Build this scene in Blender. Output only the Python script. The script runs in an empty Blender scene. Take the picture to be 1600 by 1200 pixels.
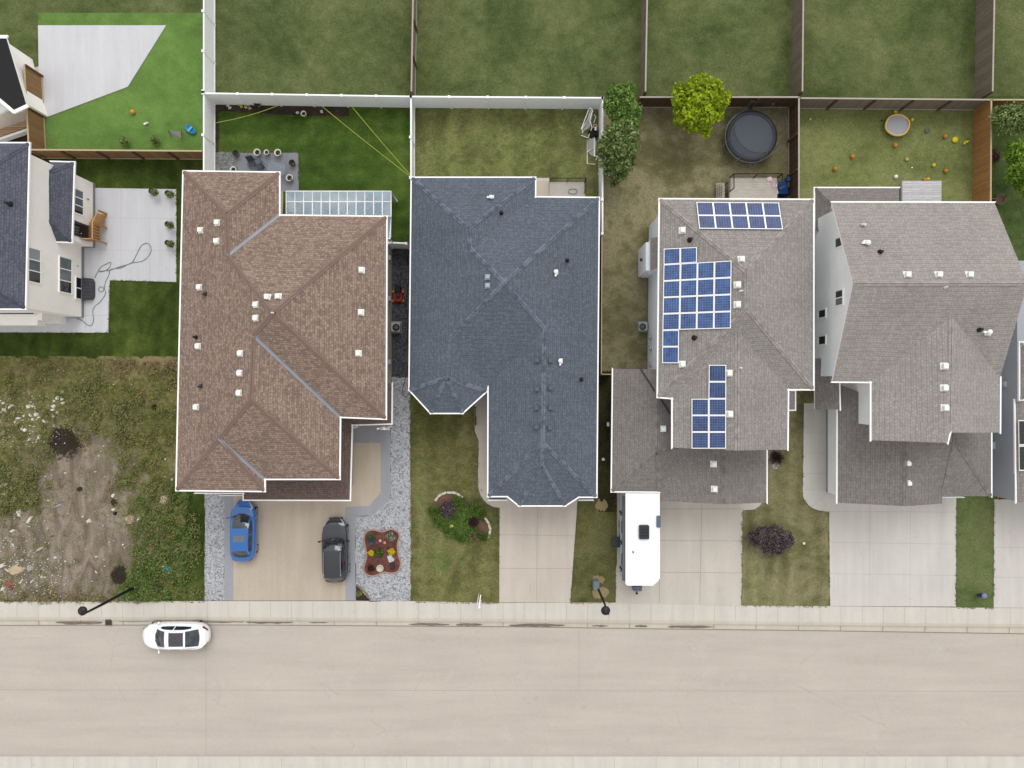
import bpy, math, random
import numpy as np
from mathutils import Vector, Matrix
from mathutils.bvhtree import BVHTree
R = math.radians
random.seed(11)
rng = np.random.default_rng(5)
SC = bpy.context.scene
COL = SC.collection

# ------------------------------------------------------------------ camera, sky, sun, exposure
H = 48.5            # drone height in metres, looking straight down (24 mm equivalent lens)
F = 1066.667
cam_d = bpy.data.cameras.new('camera'); cam_d.lens = 24; cam_d.sensor_width = 36
cam_d.clip_end = 2000; cam_d.clip_start = 0.5
cam = bpy.data.objects.new('camera', cam_d); COL.objects.link(cam)
cam.location = (0, 0, H)
SC.camera = cam
world = bpy.data.worlds.new('World'); SC.world = world; world.use_nodes = True
SUN_EL, SUN_AZ = R(54), R(14)        # azimuth measured from +y towards +x
nt = world.node_tree; nt.nodes.clear()
sky = nt.nodes.new('ShaderNodeTexSky'); sky.sky_type = 'NISHITA'; sky.sun_disc = False
sky.sun_elevation = SUN_EL; sky.sun_rotation = SUN_AZ
sky.air_density = 10.0; sky.dust_density = 0.3; sky.ozone_density = 1.0
hs = nt.nodes.new('ShaderNodeHueSaturation'); hs.inputs['Saturation'].default_value = 0.03
bg = nt.nodes.new('ShaderNodeBackground'); bg.inputs['Strength'].default_value = 0.15
wo = nt.nodes.new('ShaderNodeOutputWorld')
nt.links.new(sky.outputs[0], hs.inputs['Color']); nt.links.new(hs.outputs[0], bg.inputs['Color']); nt.links.new(bg.outputs[0], wo.inputs['Surface'])
sun_d = bpy.data.lights.new('sun', 'SUN'); sun_d.energy = 1.0; sun_d.angle = R(32); sun_d.color = (1, .985, .96)
sun = bpy.data.objects.new('sun', sun_d); COL.objects.link(sun)
sdir = Vector((math.sin(SUN_AZ) * math.cos(SUN_EL), math.cos(SUN_AZ) * math.cos(SUN_EL), math.sin(SUN_EL)))
sun.rotation_euler = sdir.to_track_quat('Z', 'Y').to_euler(); sun.location = (20, 40, 60)
SC.view_settings.view_transform = 'Standard'; SC.view_settings.look = 'None'
SC.view_settings.exposure = 0.23; SC.view_settings.gamma = 1
SC.cycles.max_bounces = 6

# ------------------------------------------------------------------ helpers
def P(px, py, h=0.0):
    "world point at height h which the drone sees at pixel px,py of the 1600x1200 photograph"
    k = (H - h) / F
    return Vector(((px - 800) * k, (600 - py) * k, h))
def PL(pts, h=0.0): return [P(x, y, h) for x, y in pts]

W = {}
def wl(o):
    return W.get(o.name, Vector((0, 0, 0))) if o else Vector((0, 0, 0))
def put(o, loc, parent):
    COL.objects.link(o)
    if parent:
        o.parent = parent; o.location = loc - wl(parent)
    else:
        o.location = loc
    W[o.name] = Vector(loc)
def tag(o, label=None, cat=None, group=None, kind=None):
    if label: o['label'] = label
    if cat: o['category'] = cat
    if group: o['group'] = group
    if kind: o['kind'] = kind
    return o
def thing(name, label, cat, loc=(0, 0, 0), group=None, rz=0):
    o = bpy.data.objects.new(name, None); o.empty_display_size = .3
    put(o, Vector(loc), None); o.rotation_euler.z = rz
    return tag(o, label, cat, group)

class MB:
    def __init__(s): s.v = []; s.f = []; s.m = []; s.sm = []
    def add(s, vs, fs, mat=0, smooth=False):
        n = len(s.v); s.v += [tuple(v) for v in vs]
        for f in fs: s.f.append(tuple(i + n for i in f)); s.m.append(mat); s.sm.append(smooth)
        return s
    def box(s, c, d, rz=0, mat=0, tilt=None):
        x, y, z = (k / 2 for k in d)
        vs = [Vector((a * x, b * y, e * z)) for e in (-1, 1) for a, b in ((-1, -1), (1, -1), (1, 1), (-1, 1))]
        M = Matrix.Rotation(rz, 3, 'Z')
        if tilt is not None: M = M @ tilt
        c = Vector(c)
        return s.add([M @ v + c for v in vs], [(3, 2, 1, 0), (4, 5, 6, 7), (0, 1, 5, 4), (1, 2, 6, 5), (2, 3, 7, 6), (3, 0, 4, 7)], mat)
    def rbox(s, c, d, r=.05, rz=0, mat=0, n=3):
        "upright box with rounded vertical corners and a small top bevel"
        x, y = d[0] / 2, d[1] / 2; r = min(r, x * .98, y * .98)
        pts = []
        for qx, qy, a0 in ((1, 1, 0), (-1, 1, 90), (-1, -1, 180), (1, -1, 270)):
            for k in range(n + 1):
                a = R(a0 + 90 * k / n); pts.append((qx * (x - r) + r * math.cos(a), qy * (y - r) + r * math.sin(a)))
        b = min(r * .6, d[2] * .3)
        M = Matrix.Rotation(rz, 3, 'Z'); c = Vector(c)
        rings = [(1, -d[2] / 2), (1, d[2] / 2 - b), (1 - b / max(x, y), d[2] / 2)]
        vs = []
        for k, z in rings: vs += [M @ Vector((px * k, py * k, z)) + c for px, py in pts]
        m = len(pts); fs = []
        for j in range(2):
            for i in range(m): fs.append((j * m + i, j * m + (i + 1) % m, (j + 1) * m + (i + 1) % m, (j + 1) * m + i))
        fs.append(tuple(2 * m + i for i in range(m))); fs.append(tuple(range(m - 1, -1, -1)))
        return s.add(vs, fs, mat)
    def prism(s, pts, z0, z1, mat=0, sidemat=None, bottom=True):
        pts = [Vector((p[0], p[1], 0)) for p in pts]
        a = sum(pts[i].x * pts[(i + 1) % len(pts)].y - pts[(i + 1) % len(pts)].x * pts[i].y for i in range(len(pts)))
        if a < 0: pts = pts[::-1]
        n = len(pts)
        s.add([(p.x, p.y, z1) for p in pts], [tuple(range(n))], mat)
        s.add([(p.x, p.y, z0) for p in pts] + [(p.x, p.y, z1) for p in pts], [(i, (i + 1) % n, n + (i + 1) % n, n + i) for i in range(n)], mat if sidemat is None else sidemat)
        if bottom: s.add([(p.x, p.y, z0) for p in pts], [tuple(range(n - 1, -1, -1))], mat if sidemat is None else sidemat)
        return s
    def tube(s, pts, r, n=6, mat=0, closed=False):
        pts = [Vector(p) for p in pts]; m = len(pts); vs = []
        for i, p in enumerate(pts):
            if closed: d = pts[(i + 1) % m] - pts[i - 1]
            else: d = pts[min(i + 1, m - 1)] - pts[max(i - 1, 0)]
            if d.length < 1e-9: d = Vector((0, 0, 1))
            d.normalize(); ref = Vector((0, 0, 1)) if abs(d.z) < .9 else Vector((1, 0, 0))
            u = d.cross(ref).normalized(); w = u.cross(d)
            rr = r[i] if isinstance(r, (list, tuple)) else r
            vs += [p + u * rr * math.cos(2 * math.pi * k / n) + w * rr * math.sin(2 * math.pi * k / n) for k in range(n)]
        fs = []
        for i in range(m if closed else m - 1):
            j = (i + 1) % m
            fs += [(i * n + k, i * n + (k + 1) % n, j * n + (k + 1) % n, j * n + k) for k in range(n)]
        if not closed: fs += [tuple(range(n)), tuple((m - 1) * n + k for k in range(n - 1, -1, -1))]
        return s.add(vs, fs, mat, True)
    def lathe(s, prof, c, n=20, mat=0, smooth=True, sx=1, sy=1):
        c = Vector(c); vs = []
        for r, z in prof: vs += [c + Vector((r * sx * math.cos(2 * math.pi * k / n), r * sy * math.sin(2 * math.pi * k / n), z)) for k in range(n)]
        fs = []
        for i in range(len(prof) - 1): fs += [(i * n + k, i * n + (k + 1) % n, (i + 1) * n + (k + 1) % n, (i + 1) * n + k) for k in range(n)]
        fs.append(tuple((len(prof) - 1) * n + k for k in range(n))); fs.append(tuple(range(n - 1, -1, -1)))
        return s.add(vs, fs, mat, smooth)
    def ball(s, c, r, mat=0, n=10, sz=1):
        prof = [(max(r * math.sin(math.pi * k / n), .0005), -r * sz * math.cos(math.pi * k / n)) for k in range(n + 1)]
        return s.lathe(prof, c, 14, mat)
    def build(s, name, mats, parent=None, local=False, uv=True, origin=None):
        if not isinstance(mats, (list, tuple)): mats = [mats]
        V = np.array(s.v, dtype=float).reshape(-1, 3)
        if local: o0 = Vector((0, 0, 0))
        elif origin is not None: o0 = Vector(origin)
        elif parent: o0 = wl(parent)
        else:
            o0 = Vector(((V[:, 0].min() + V[:, 0].max()) / 2, (V[:, 1].min() + V[:, 1].max()) / 2, V[:, 2].min()))
        me = bpy.data.meshes.new(name)
        me.from_pydata((V - np.array(o0)).tolist(), [], s.f)
        for m in mats: me.materials.append(m)
        me.polygons.foreach_set('material_index', s.m); me.polygons.foreach_set('use_smooth', s.sm)
        if uv:
            L = me.uv_layers.new(name='UVMap'); data = np.zeros((len(me.loops), 2)); vs = V
            me.calc_loop_triangles() if False else None
            for p in me.polygons:
                n = p.normal
                if abs(n.z) > .999: u = Vector((1, 0, 0)); w = Vector((0, 1, 0))
                else:
                    u = Vector((-n.y, n.x, 0)).normalized(); w = n.cross(u)
                for li, vi in zip(p.loop_indices, p.vertices):
                    q = vs[vi]; data[li, 0] = q[0] * u.x + q[1] * u.y; data[li, 1] = q[0] * w.x + q[1] * w.y + q[2] * w.z
            L.data.foreach_set('uv', data.ravel())
        me.update()
        o = bpy.data.objects.new(name, me)
        if local and parent:
            COL.objects.link(o); o.parent = parent; W[o.name] = Vector((0, 0, 0))
        elif parent and origin is None:
            COL.objects.link(o); o.parent = parent; o.location = (0, 0, 0); W[o.name] = wl(parent)
        else: put(o, o0, parent)
        return o
    def solo(s, name, label, cat, mats, group=None, **k):
        return tag(s.build(name, mats, None, **k), label, cat, group)

# ------------------------------------------------------------------ materials
LUM = 1.42
def C(r, g, b, k=1.0):
    if min(r, g, b) > 225: k = 1.25
    f = lambda c: ((c / 255) / 12.92 if c / 255 <= .04045 else ((c / 255 + .055) / 1.055) ** 2.4)
    return tuple(min(.9, f(c) / LUM * k) for c in (r, g, b)) + (1,)
class NT:
    def __init__(s, name, rough=.85, metal=0.0):
        s.m = bpy.data.materials.new(name); s.m.use_nodes = True; s.t = s.m.node_tree; s.n = s.t.nodes
        s.b = s.n['Principled BSDF']; s.b.inputs['Roughness'].default_value = rough; s.b.inputs['Metallic'].default_value = metal
        s.b.inputs['Specular IOR Level'].default_value = .3
        s._pos = None
    def link(s, a, b): s.t.links.new(a, b)
    def node(s, t): return s.n.new(t)
    @property
    def pos(s):
        if s._pos is None: s._pos = s.node('ShaderNodeNewGeometry').outputs['Position']
        return s._pos
    def uv(s): return s.node('ShaderNodeTexCoord').outputs['UV']
    def mapv(s, vec, scale=(1, 1, 1), rot=(0, 0, 0), loc=(0, 0, 0)):
        m = s.node('ShaderNodeMapping'); s.link(vec, m.inputs[0]); m.inputs['Scale'].default_value = scale; m.inputs['Rotation'].default_value = rot; m.inputs['Location'].default_value = loc
        return m.outputs[0]
    def noise(s, scale, detail=3, rough=.55, vec=None, dist=0):
        n = s.node('ShaderNodeTexNoise'); n.inputs['Scale'].default_value = scale; n.inputs['Detail'].default_value = detail; n.inputs['Roughness'].default_value = rough; n.inputs['Distortion'].default_value = dist
        s.link(vec if vec is not None else s.pos, n.inputs['Vector']); return n.outputs['Fac']
    def ramp(s, fac, stops, const=False):
        r = s.node('ShaderNodeValToRGB'); s.link(fac, r.inputs[0]); e = r.color_ramp
        if const: e.interpolation = 'CONSTANT'
        while len(e.elements) < len(stops): e.elements.new(.5)
        for el, (p, c) in zip(e.elements, stops): el.position = p; el.color = c if len(c) == 4 else tuple(c) + (1,)
        return r.outputs[0]
    def mr(s, v, a, b, c=0.0, d=1.0):
        n = s.node('ShaderNodeMapRange'); s.link(v, n.inputs[0])
        for i, k in zip((1, 2, 3, 4), (a, b, c, d)): n.inputs[i].default_value = k
        return n.outputs[0]
    def mix(s, fac, a, b, mode='MIX'):
        n = s.node('ShaderNodeMixRGB'); n.blend_type = mode
        for i, k in ((0, fac), (1, a), (2, b)):
            if isinstance(k, (int, float)): n.inputs[i].default_value = k if i == 0 else (k, k, k, 1)
            elif isinstance(k, tuple): n.inputs[i].default_value = k
            else: s.link(k, n.inputs[i])
        return n.outputs[0]
    def math(s, op, a, b=None):
        n = s.node('ShaderNodeMath'); n.operation = op
        for i, k in ((0, a), (1, b)):
            if k is None: continue
            if isinstance(k, (int, float)): n.inputs[i].default_value = k
            else: s.link(k, n.inputs[i])
        return n.outputs[0]
    def sep(s, v):
        n = s.node('ShaderNodeSeparateXYZ'); s.link(v, n.inputs[0]); return n.outputs
    def color(s, c):
        if isinstance(c, tuple): s.b.inputs['Base Color'].default_value = c
        else: s.link(c, s.b.inputs['Base Color'])
        return s
    def bump(s, h, strength=.5, dist=.02):
        b = s.node('ShaderNodeBump'); b.inputs['Strength'].default_value = strength; b.inputs['Distance'].default_value = dist
        s.link(h, b.inputs['Height']); s.link(b.outputs[0], s.b.inputs['Normal']); return s
def vary(n, col, amt=.12, scale=2.0, fine=25.0):
    a = n.noise(scale, 4); b = n.noise(fine, 2)
    k = n.mr(a, .3, .7, 1 - amt, 1 + amt); k2 = n.mr(b, .3, .7, 1 - amt * .6, 1 + amt * .6)
    return n.mix(1.0, n.mix(1.0, col, k, 'MULTIPLY'), k2, 'MULTIPLY')
_mc = {}
def plain(name, rgb, rough=.7, metal=0.0, amt=.06, coat=0, spec=.3):
    if name in _mc: return _mc[name]
    n = NT(name, rough, metal); n.color(vary(n, C(*rgb), amt))
    n.b.inputs['Specular IOR Level'].default_value = spec
    if coat: n.b.inputs['Coat Weight'].default_value = coat; n.b.inputs['Coat Roughness'].default_value = .05
    _mc[name] = n.m; return n.m
def grass(name, cols, big=.22, mid=1.1, stripes=0, srot=0, speck=.32, hi=None, sat=.84):
    n = NT(name, .95); n.b.inputs['Specular IOR Level'].default_value = .1
    a = n.noise(big, 5, .6, dist=.6); b = n.noise(mid, 5, .65)
    f = n.math('ADD', n.math('MULTIPLY', a, .62), n.math('MULTIPLY', b, .38))
    k = len(cols); c = n.ramp(f, [(.38 + .24 * i / (k - 1), C(*cc)) for i, cc in enumerate(cols)])
    if stripes:
        sx = n.sep(n.mapv(n.pos, rot=(0, 0, srot)))[0]
        w = n.math('SINE', n.math('MULTIPLY', n.math('ADD', sx, n.math('MULTIPLY', a, 1.6)), 2 * math.pi / stripes))
        c = n.mix(1.0, c, n.mr(w, -1, 1, .90, 1.10), 'MULTIPLY')
    fine = n.noise(13, 4, .8); f2 = n.noise(7, 4, .7)
    c = n.mix(1.0, c, n.mr(fine, .28, .72, 1 - speck * 1.1, 1 + speck), 'MULTIPLY')
    c = n.mix(1.0, c, n.mr(f2, .3, .7, 1 - speck * .85, 1 + speck * .8), 'MULTIPLY')
    if hi:
        c = n.mix(n.mr(n.noise(9, 3, .8), .62, .72, 0, .6), c, C(*hi))
    h_ = n.node('ShaderNodeHueSaturation'); h_.inputs['Saturation'].default_value = sat; h_.inputs['Value'].default_value = 1.14; n.link(c, h_.inputs['Color'])
    n.color(h_.outputs[0]); n.bump(n.math('ADD', fine, f2), .6, .04)
    return n.m
def shingle(name, a, b, lite, dark, tab=.22, row=.14, bias=0.0, big=.06):
    n = NT(name, .95); n.b.inputs['Specular IOR Level'].default_value = .15
    uv = n.uv()
    br = n.node('ShaderNodeTexBrick'); n.link(uv, br.inputs['Vector'])
    br.inputs['Color1'].default_value = C(*a); br.inputs['Color2'].default_value = C(*b); br.inputs['Mortar'].default_value = C(*dark)
    br.inputs['Scale'].default_value = 1; br.inputs['Mortar Size'].default_value = .012; br.inputs['Mortar Smooth'].default_value = .3
    br.inputs['Bias'].default_value = bias; br.inputs['Brick Width'].default_value = tab; br.inputs['Row Height'].default_value = row
    br.offset = .37; br.offset_frequency = 3
    c = br.outputs['Color']
    bl = n.noise(5.5, 4, .8, vec=n.mapv(uv, (1, 1.7, 1))); c = n.mix(n.mr(bl, .55, .68, 0, .8), c, C(*lite))
    c = n.mix(n.mr(n.noise(5.1, 4, .75, vec=n.mapv(uv, (1, 1.6, 1), loc=(7, 3, 0))), .56, .7, 0, .5), c, C(*dark))
    c = n.mix(1.0, c, n.mr(n.noise(30, 2, .7, vec=uv), .3, .7, .86, 1.14), 'MULTIPLY')
    c = n.mix(1.0, c, n.mr(n.noise(.35, 4), .3, .7, 1 - big, 1 + big), 'MULTIPLY')
    c = n.mix(1.0, c, n.mr(n.noise(1.0, 4, .7, vec=n.mapv(uv, (1.6, .12, 1))), .3, .7, .955, 1.045), 'MULTIPLY')
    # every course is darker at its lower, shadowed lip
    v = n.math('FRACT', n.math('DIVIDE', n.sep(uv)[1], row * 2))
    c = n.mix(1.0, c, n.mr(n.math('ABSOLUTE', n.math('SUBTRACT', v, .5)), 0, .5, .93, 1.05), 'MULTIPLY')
    h_ = n.node('ShaderNodeHueSaturation'); h_.inputs['Saturation'].default_value = .80; h_.inputs['Value'].default_value = 1.30; n.link(c, h_.inputs['Color'])
    n.color(h_.outputs[0]); n.bump(br.outputs['Fac'], -.35, .012)
    return n.m
def concrete(name, rgb, amt=.05, stain=.08, speck=0.0, specc=(255, 255, 255)):
    n = NT(name, .9); n.b.inputs['Specular IOR Level'].default_value = .2
    c = vary(n, C(*rgb), amt, .45, 9)
    st = n.noise(.9, 6, .65, dist=1.2); c = n.mix(n.mr(st, .55, .8, 0, stain * 3), c, C(*[x * .8 for x in rgb]))
    c = n.mix(1.0, c, n.mr(n.noise(60, 2, .7), .3, .7, .95, 1.05), 'MULTIPLY')
    tr = n.noise(1.3, 3, .6, vec=n.mapv(n.pos, (1.1, .09, 1))); c = n.mix(1.0, c, n.mr(tr, .35, .68, 1.03, .93), 'MULTIPLY')
    sp_ = n.noise(1.7, 5, .75, vec=n.mapv(n.pos, loc=(5, 2, 0)), dist=.8); c = n.mix(n.mr(sp_, .64, .72, 0, .22), c, C(*[x * .72 for x in rgb]))
    if speck:
        f = n.noise(22, 3, .8); c = n.mix(n.mr(f, .5, .68, 0, speck), c, C(*specc)); c = n.mix(n.mr(f, .42, .3, 0, speck), c, C(*[x * .62 for x in rgb]))
    n.color(c); n.bump(n.noise(40, 3), .15, .01)
    return n.m
def gravel(name, cols, scale=9):
    n = NT(name, .9); vo = n.node('ShaderNodeTexVoronoi'); n.link(n.pos, vo.inputs['Vector']); vo.inputs['Scale'].default_value = scale
    s = n.sep(vo.outputs['Color'])[0]
    c = n.ramp(s, [(i / (len(cols) - 1), C(*k)) for i, k in enumerate(cols)])
    c = n.mix(1.0, c, n.mr(vo.outputs['Distance'], 0.05, .6, 1.12, .62), 'MULTIPLY')
    c = n.mix(1.0, c, n.mr(n.noise(1.1, 4), .3, .7, .92, 1.08), 'MULTIPLY')
    n.color(c); n.bump(vo.outputs['Distance'], -.9, .05); return n.m
def siding(name, rgb, pitch=.16, dark=.86):
    n = NT(name, .6); c = vary(n, C(*rgb), .035, .8, 8)
    z = n.math('FRACT', n.math('DIVIDE', n.sep(n.pos)[2], pitch))
    c = n.mix(n.mr(z, .0, .16, 1, 0), c, C(*[x * dark for x in rgb])); n.color(c); n.bump(z, .3, .012); return n.m
def wood(name, a, b, board=.14, axis='uv', dark=(60, 44, 32), grain=1.0):
    n = NT(name, .85); n.b.inputs['Specular IOR Level'].default_value = .15
    uv = n.uv(); br = n.node('ShaderNodeTexBrick'); n.link(uv, br.inputs['Vector'])
    br.inputs['Color1'].default_value = C(*a); br.inputs['Color2'].default_value = C(*b); br.inputs['Mortar'].default_value = C(*dark)
    br.inputs['Scale'].default_value = 1; br.inputs['Mortar Size'].default_value = .01
    if axis == 'uv': br.inputs['Brick Width'].default_value = board; br.inputs['Row Height'].default_value = 6
    else: br.inputs['Brick Width'].default_value = 3.7; br.inputs['Row Height'].default_value = board
    br.offset = .41
    g = n.noise(3, 5, .7, vec=n.mapv(uv, (6, .7, 1) if axis == 'uv' else (.7, 6, 1)))
    c = n.mix(1.0, br.outputs['Color'], n.mr(g, .3, .7, 1 - .22 * grain, 1 + .22 * grain), 'MULTIPLY')
    n.color(c); return n.m
def leafmat(name, cols, trans=.25):
    n = NT(name, .6); g = n.node('ShaderNodeNewGeometry').outputs['Random Per Island']
    k = len(cols); c = n.ramp(g, [(i / (k - 1), C(*cc)) for i, cc in enumerate(cols)])
    c = n.mix(1.0, c, n.mr(n.noise(1.6, 3), .35, .65, .8, 1.2), 'MULTIPLY')
    n.color(c); n.b.inputs['Specular IOR Level'].default_value = .25
    tr = n.node('ShaderNodeBsdfTranslucent'); n.link(c, tr.inputs[0]); mx = n.node('ShaderNodeMixShader'); mx.inputs[0].default_value = trans
    out = n.n['Material Output']; n.link(n.b.outputs[0], mx.inputs[1]); n.link(tr.outputs[0], mx.inputs[2]); n.link(mx.outputs[0], out.inputs['Surface'])
    return n.m

WHITE = plain('white_trim', (255, 255, 255), .45, amt=.02)
DKTRIM = plain('dark_trim', (70, 66, 64), .6)
BLACK = plain('black_plastic', (28, 28, 30), .5)
DGREY = plain('dark_grey', (62, 64, 68), .6)
MGREY = plain('mid_grey', (128, 130, 134), .6)
LGREY = plain('light_grey', (190, 192, 195), .6)
RUBBER = plain('rubber', (22, 22, 23), .85)
METAL = plain('galvanised_metal', (168, 172, 178), .42, .6)
CHROME = plain('bright_metal', (200, 203, 208), .2, .9, amt=.02)
WINGLASS = plain('window_glass', (88, 98, 104), .08, amt=.25, spec=.8)
WINDARK = plain('dark_window_glass', (30, 31, 36), .08, amt=.2, spec=.8)
# ------------------------------------------------------------------ the ground
LAWN_N = 0
def slab(name, pts, z, mats, t=.25, joints=(), jw=.025, kind='structure', label=None, wob=0.0, jcol=1):
    "a ground sheet with real thickness; pts in photo pixels at ground level; joints are thin tooled lines"
    global LAWN_N
    if name in ('lawn', 'ground'): LAWN_N += 1; z += LAWN_N * .0013      # neighbouring sheets never share a plane
    q = PL(pts)
    if wob:
        out = []
        for i, a in enumerate(q):
            b = q[(i + 1) % len(q)]; d = (b - a); m = max(1, int(d.length / .35)); nrm = Vector((-d.y, d.x, 0)).normalized() if d.length else Vector()
            out.append(a)
            for j in range(1, m): out.append(a + d * (j / m) + nrm * random.uniform(-wob, wob))
        q = out
    mb = MB(); mb.prism(q, z - t, z)
    for a, b in joints:
        A, B = P(*a), P(*b); d = (B - A).normalized(); s = Vector((-d.y, d.x, 0)) * jw / 2; up = Vector((0, 0, z + .004))
        mb.add([A - s + up, B - s + up, B + s + up, A + s + up], [(0, 1, 2, 3)], jcol)
    o = mb.build(name, mats, origin=(0, 0, 0)); o['kind'] = kind
    if label: o['label'] = label
    return o

G_LUSH = grass('lush_lawn', [(48, 62, 18), (66, 82, 24), (88, 102, 38)], stripes=1.1, srot=0, speck=.26, sat=.92)
G_BYARD = grass('mown_lawn', [(54, 76, 20), (70, 96, 28), (92, 114, 42)], stripes=1.3, srot=R(90), speck=.28, sat=.92)
G_TURF = grass('bright_turf', [(88, 118, 50), (102, 138, 58), (116, 152, 72)], big=.12, speck=.14, sat=.92)
G_CYARD = grass('patchy_lawn', [(104, 98, 54), (104, 110, 52), (124, 132, 64), (112, 106, 62)], mid=1.8, stripes=1.9, srot=0, speck=.34)
G_DYARD = grass('dry_lawn', [(108, 102, 62), (124, 117, 76), (152, 141, 102), (114, 114, 70)], speck=.26)
G_EYARD = grass('olive_lawn', [(104, 112, 52), (122, 130, 66), (140, 144, 82)], speck=.28, mid=1.8)
G_FRONT = grass('front_lawn', [(88, 90, 42), (102, 104, 50), (124, 120, 68), (98, 112, 48)], stripes=1.5, srot=0, speck=.36, mid=1.6)
G_FRONT2 = grass('front_lawn_dry', [(98, 98, 54), (118, 113, 70), (140, 132, 90), (112, 118, 66)], stripes=1.2, speck=.26)
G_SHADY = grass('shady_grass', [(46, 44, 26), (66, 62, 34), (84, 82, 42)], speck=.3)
G_GREEN = grass('green_strip', [(74, 92, 38), (98, 112, 54), (114, 120, 68)], speck=.28)
G_EAST = grass('deep_lawn', [(56, 74, 28), (74, 96, 38), (96, 116, 54)], speck=.26)

CONC_NEW = concrete('new_concrete', (222, 222, 227), .03, .05)
CONC_TAN = concrete('tan_concrete', (212, 201, 190), .04, .07)
CONC_D = concrete('driveway_concrete', (213, 205, 195), .04, .08)
CONC_E = concrete('pale_concrete', (219, 215, 209), .035, .06)
CONC_WALK = concrete('sidewalk_concrete', (221, 215, 206), .04, .08)
CONC_CURB = concrete('gutter_concrete', (213, 204, 190), .05, .10)
n = NT('street_surface', .9); n.b.inputs['Specular IOR Level'].default_value = .2
c = vary(n, C(203, 193, 183), .03, .3, 6)
str_ = n.noise(.8, 5, .6, vec=n.mapv(n.pos, (.12, 1.4, 1)))          # wheel-worn bands along the street
c = n.mix(1.0, c, n.mr(str_, .3, .7, .93, 1.06), 'MULTIPLY')
c = n.mix(n.mr(n.noise(1.3, 6, .7, dist=1.5), .60, .72, 0, .28), c, C(168, 158, 150))
c = n.mix(n.mr(n.noise(.5, 5, .7, vec=n.mapv(n.pos, loc=(9, 4, 0))), .58, .70, 0, .35), c, C(216, 208, 198))
g_ = n.noise(24, 3, .8); c = n.mix(n.mr(g_, .5, .68, 0, .3), c, C(232, 224, 216)); c = n.mix(n.mr(g_, .42, .3, 0, .25), c, C(140, 132, 124))
cr = n.node('ShaderNodeTexVoronoi'); cr.feature = 'DISTANCE_TO_EDGE'; cr.inputs['Scale'].default_value = .16
wv = n.mix(.25, n.mapv(n.pos, (1, 1.3, 1)), n.pos); nz = n.node('ShaderNodeTexNoise'); nz.inputs['Scale'].default_value = .9; nz.inputs['Detail'].default_value = 5; n.link(n.pos, nz.inputs['Vector'])
wv = n.mix(.35, n.mapv(n.pos), nz.outputs['Color'], 'ADD'); n.link(wv, cr.inputs['Vector'])
c = n.mix(n.math('MULTIPLY', n.mr(cr.outputs['Distance'], .0, .003, .4, 0), n.mr(n.noise(.3, 2), .52, .62, 0, 1)), c, C(146, 138, 130))
n.color(c); n.bump(n.noise(40, 3), .2, .01); ROADM = n.m
AGG = concrete('exposed_aggregate', (201, 187, 170), .05, .06, .5, (228, 214, 196))
BORDERM = concrete('grey_border_concrete', (168, 170, 177), .04, .06)
PAVM = concrete('grey_patio', (146, 148, 156), .06, .12)
JOINT = plain('joint_line', (190, 183, 173), .9)
JOINTD = plain('dark_joint_line', (142, 134, 125), .9)
GRAV = gravel('blue_grey_gravel', [(146, 149, 157), (194, 197, 206), (220, 221, 224), (204, 207, 216), (225, 225, 225)], 10)
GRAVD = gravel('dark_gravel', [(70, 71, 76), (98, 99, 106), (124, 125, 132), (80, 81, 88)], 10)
SOILM = grass('garden_soil', [(48, 38, 30), (66, 54, 44), (86, 70, 58)], speck=.35)

b = MB(); b.prism([(-400, -400), (400, -400), (400, 400), (-400, 400)], -.8, -.35)
o = b.build('ground', grass('far_ground', [(60, 76, 34), (78, 92, 44), (96, 100, 58)], big=.05, mid=.3), origin=(0, 0, 0)); o['kind'] = 'structure'

# the street and its far kerb
slab('road', [(-700, 972), (2300, 985), (2300, 1182), (-700, 1182)], -.10, [ROADM, plain('street_seam', (186, 176, 166), .9)], .25,
     [((321, 978), (321, 1182)), ((-700, 1078), (2300, 1082)), ((905, 985), (905, 1080))], .035)
slab('pavement', [(-700, 1182), (2300, 1182), (2300, 1222), (-700, 1222)], .02, [CONC_WALK, JOINT], .35,
     [((x, 1183), (x, 1221)) for x in range(-600, 2200, 65)], .03)
slab('lawn', [(-700, 1222), (2300, 1222), (2300, 1800), (-700, 1800)], 0, [G_FRONT], .3)

# pavement along the houses: walk, then rolled gutter that falls to the street
top = [(-700, 939), (0, 940), (330, 939), (640, 939), (780, 942), (960, 941), (1160, 946), (1300, 947), (1600, 950), (2300, 955)]
mid_ = [(2300, 978), (1600, 975), (1270, 972), (1000, 969), (800, 967), (350, 964), (0, 964), (-700, 962)]
def topy(x): return float(np.interp(x, [p[0] for p in top], [p[1] for p in top]))
def midy(x): return float(np.interp(x, [p[0] for p in mid_[::-1]], [p[1] for p in mid_[::-1]]))
boty = lambda x: float(np.interp(x, [0, 350, 800, 1000, 1270, 1600], [978, 977, 980, 983, 986, 991]))
J = [((x, topy(x) + .5), (x, midy(x))) for x in range(-600, 2200, 33)]
slab('pavement', top + mid_, .03, [CONC_WALK, JOINT], .35, J, .03)
mb = MB(); xs = list(range(-700, 2301, 20))
row = []
for x in xs:
    row.append([P(x, midy(x)) + Vector((0, 0, .026)), P(x, midy(x) + 4) + Vector((0, 0, .02)), P(x, midy(x) + 8) + Vector((0, 0, -.075)), P(x, boty(x)) + Vector((0, 0, -.09)), P(x, boty(x) + .5) + Vector((0, 0, -.25))])
for i in range(len(xs) - 1):
    for j in range(4): mb.add([row[i][j], row[i][j + 1], row[i + 1][j + 1], row[i + 1][j]], [(0, 1, 2, 3)])
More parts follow.
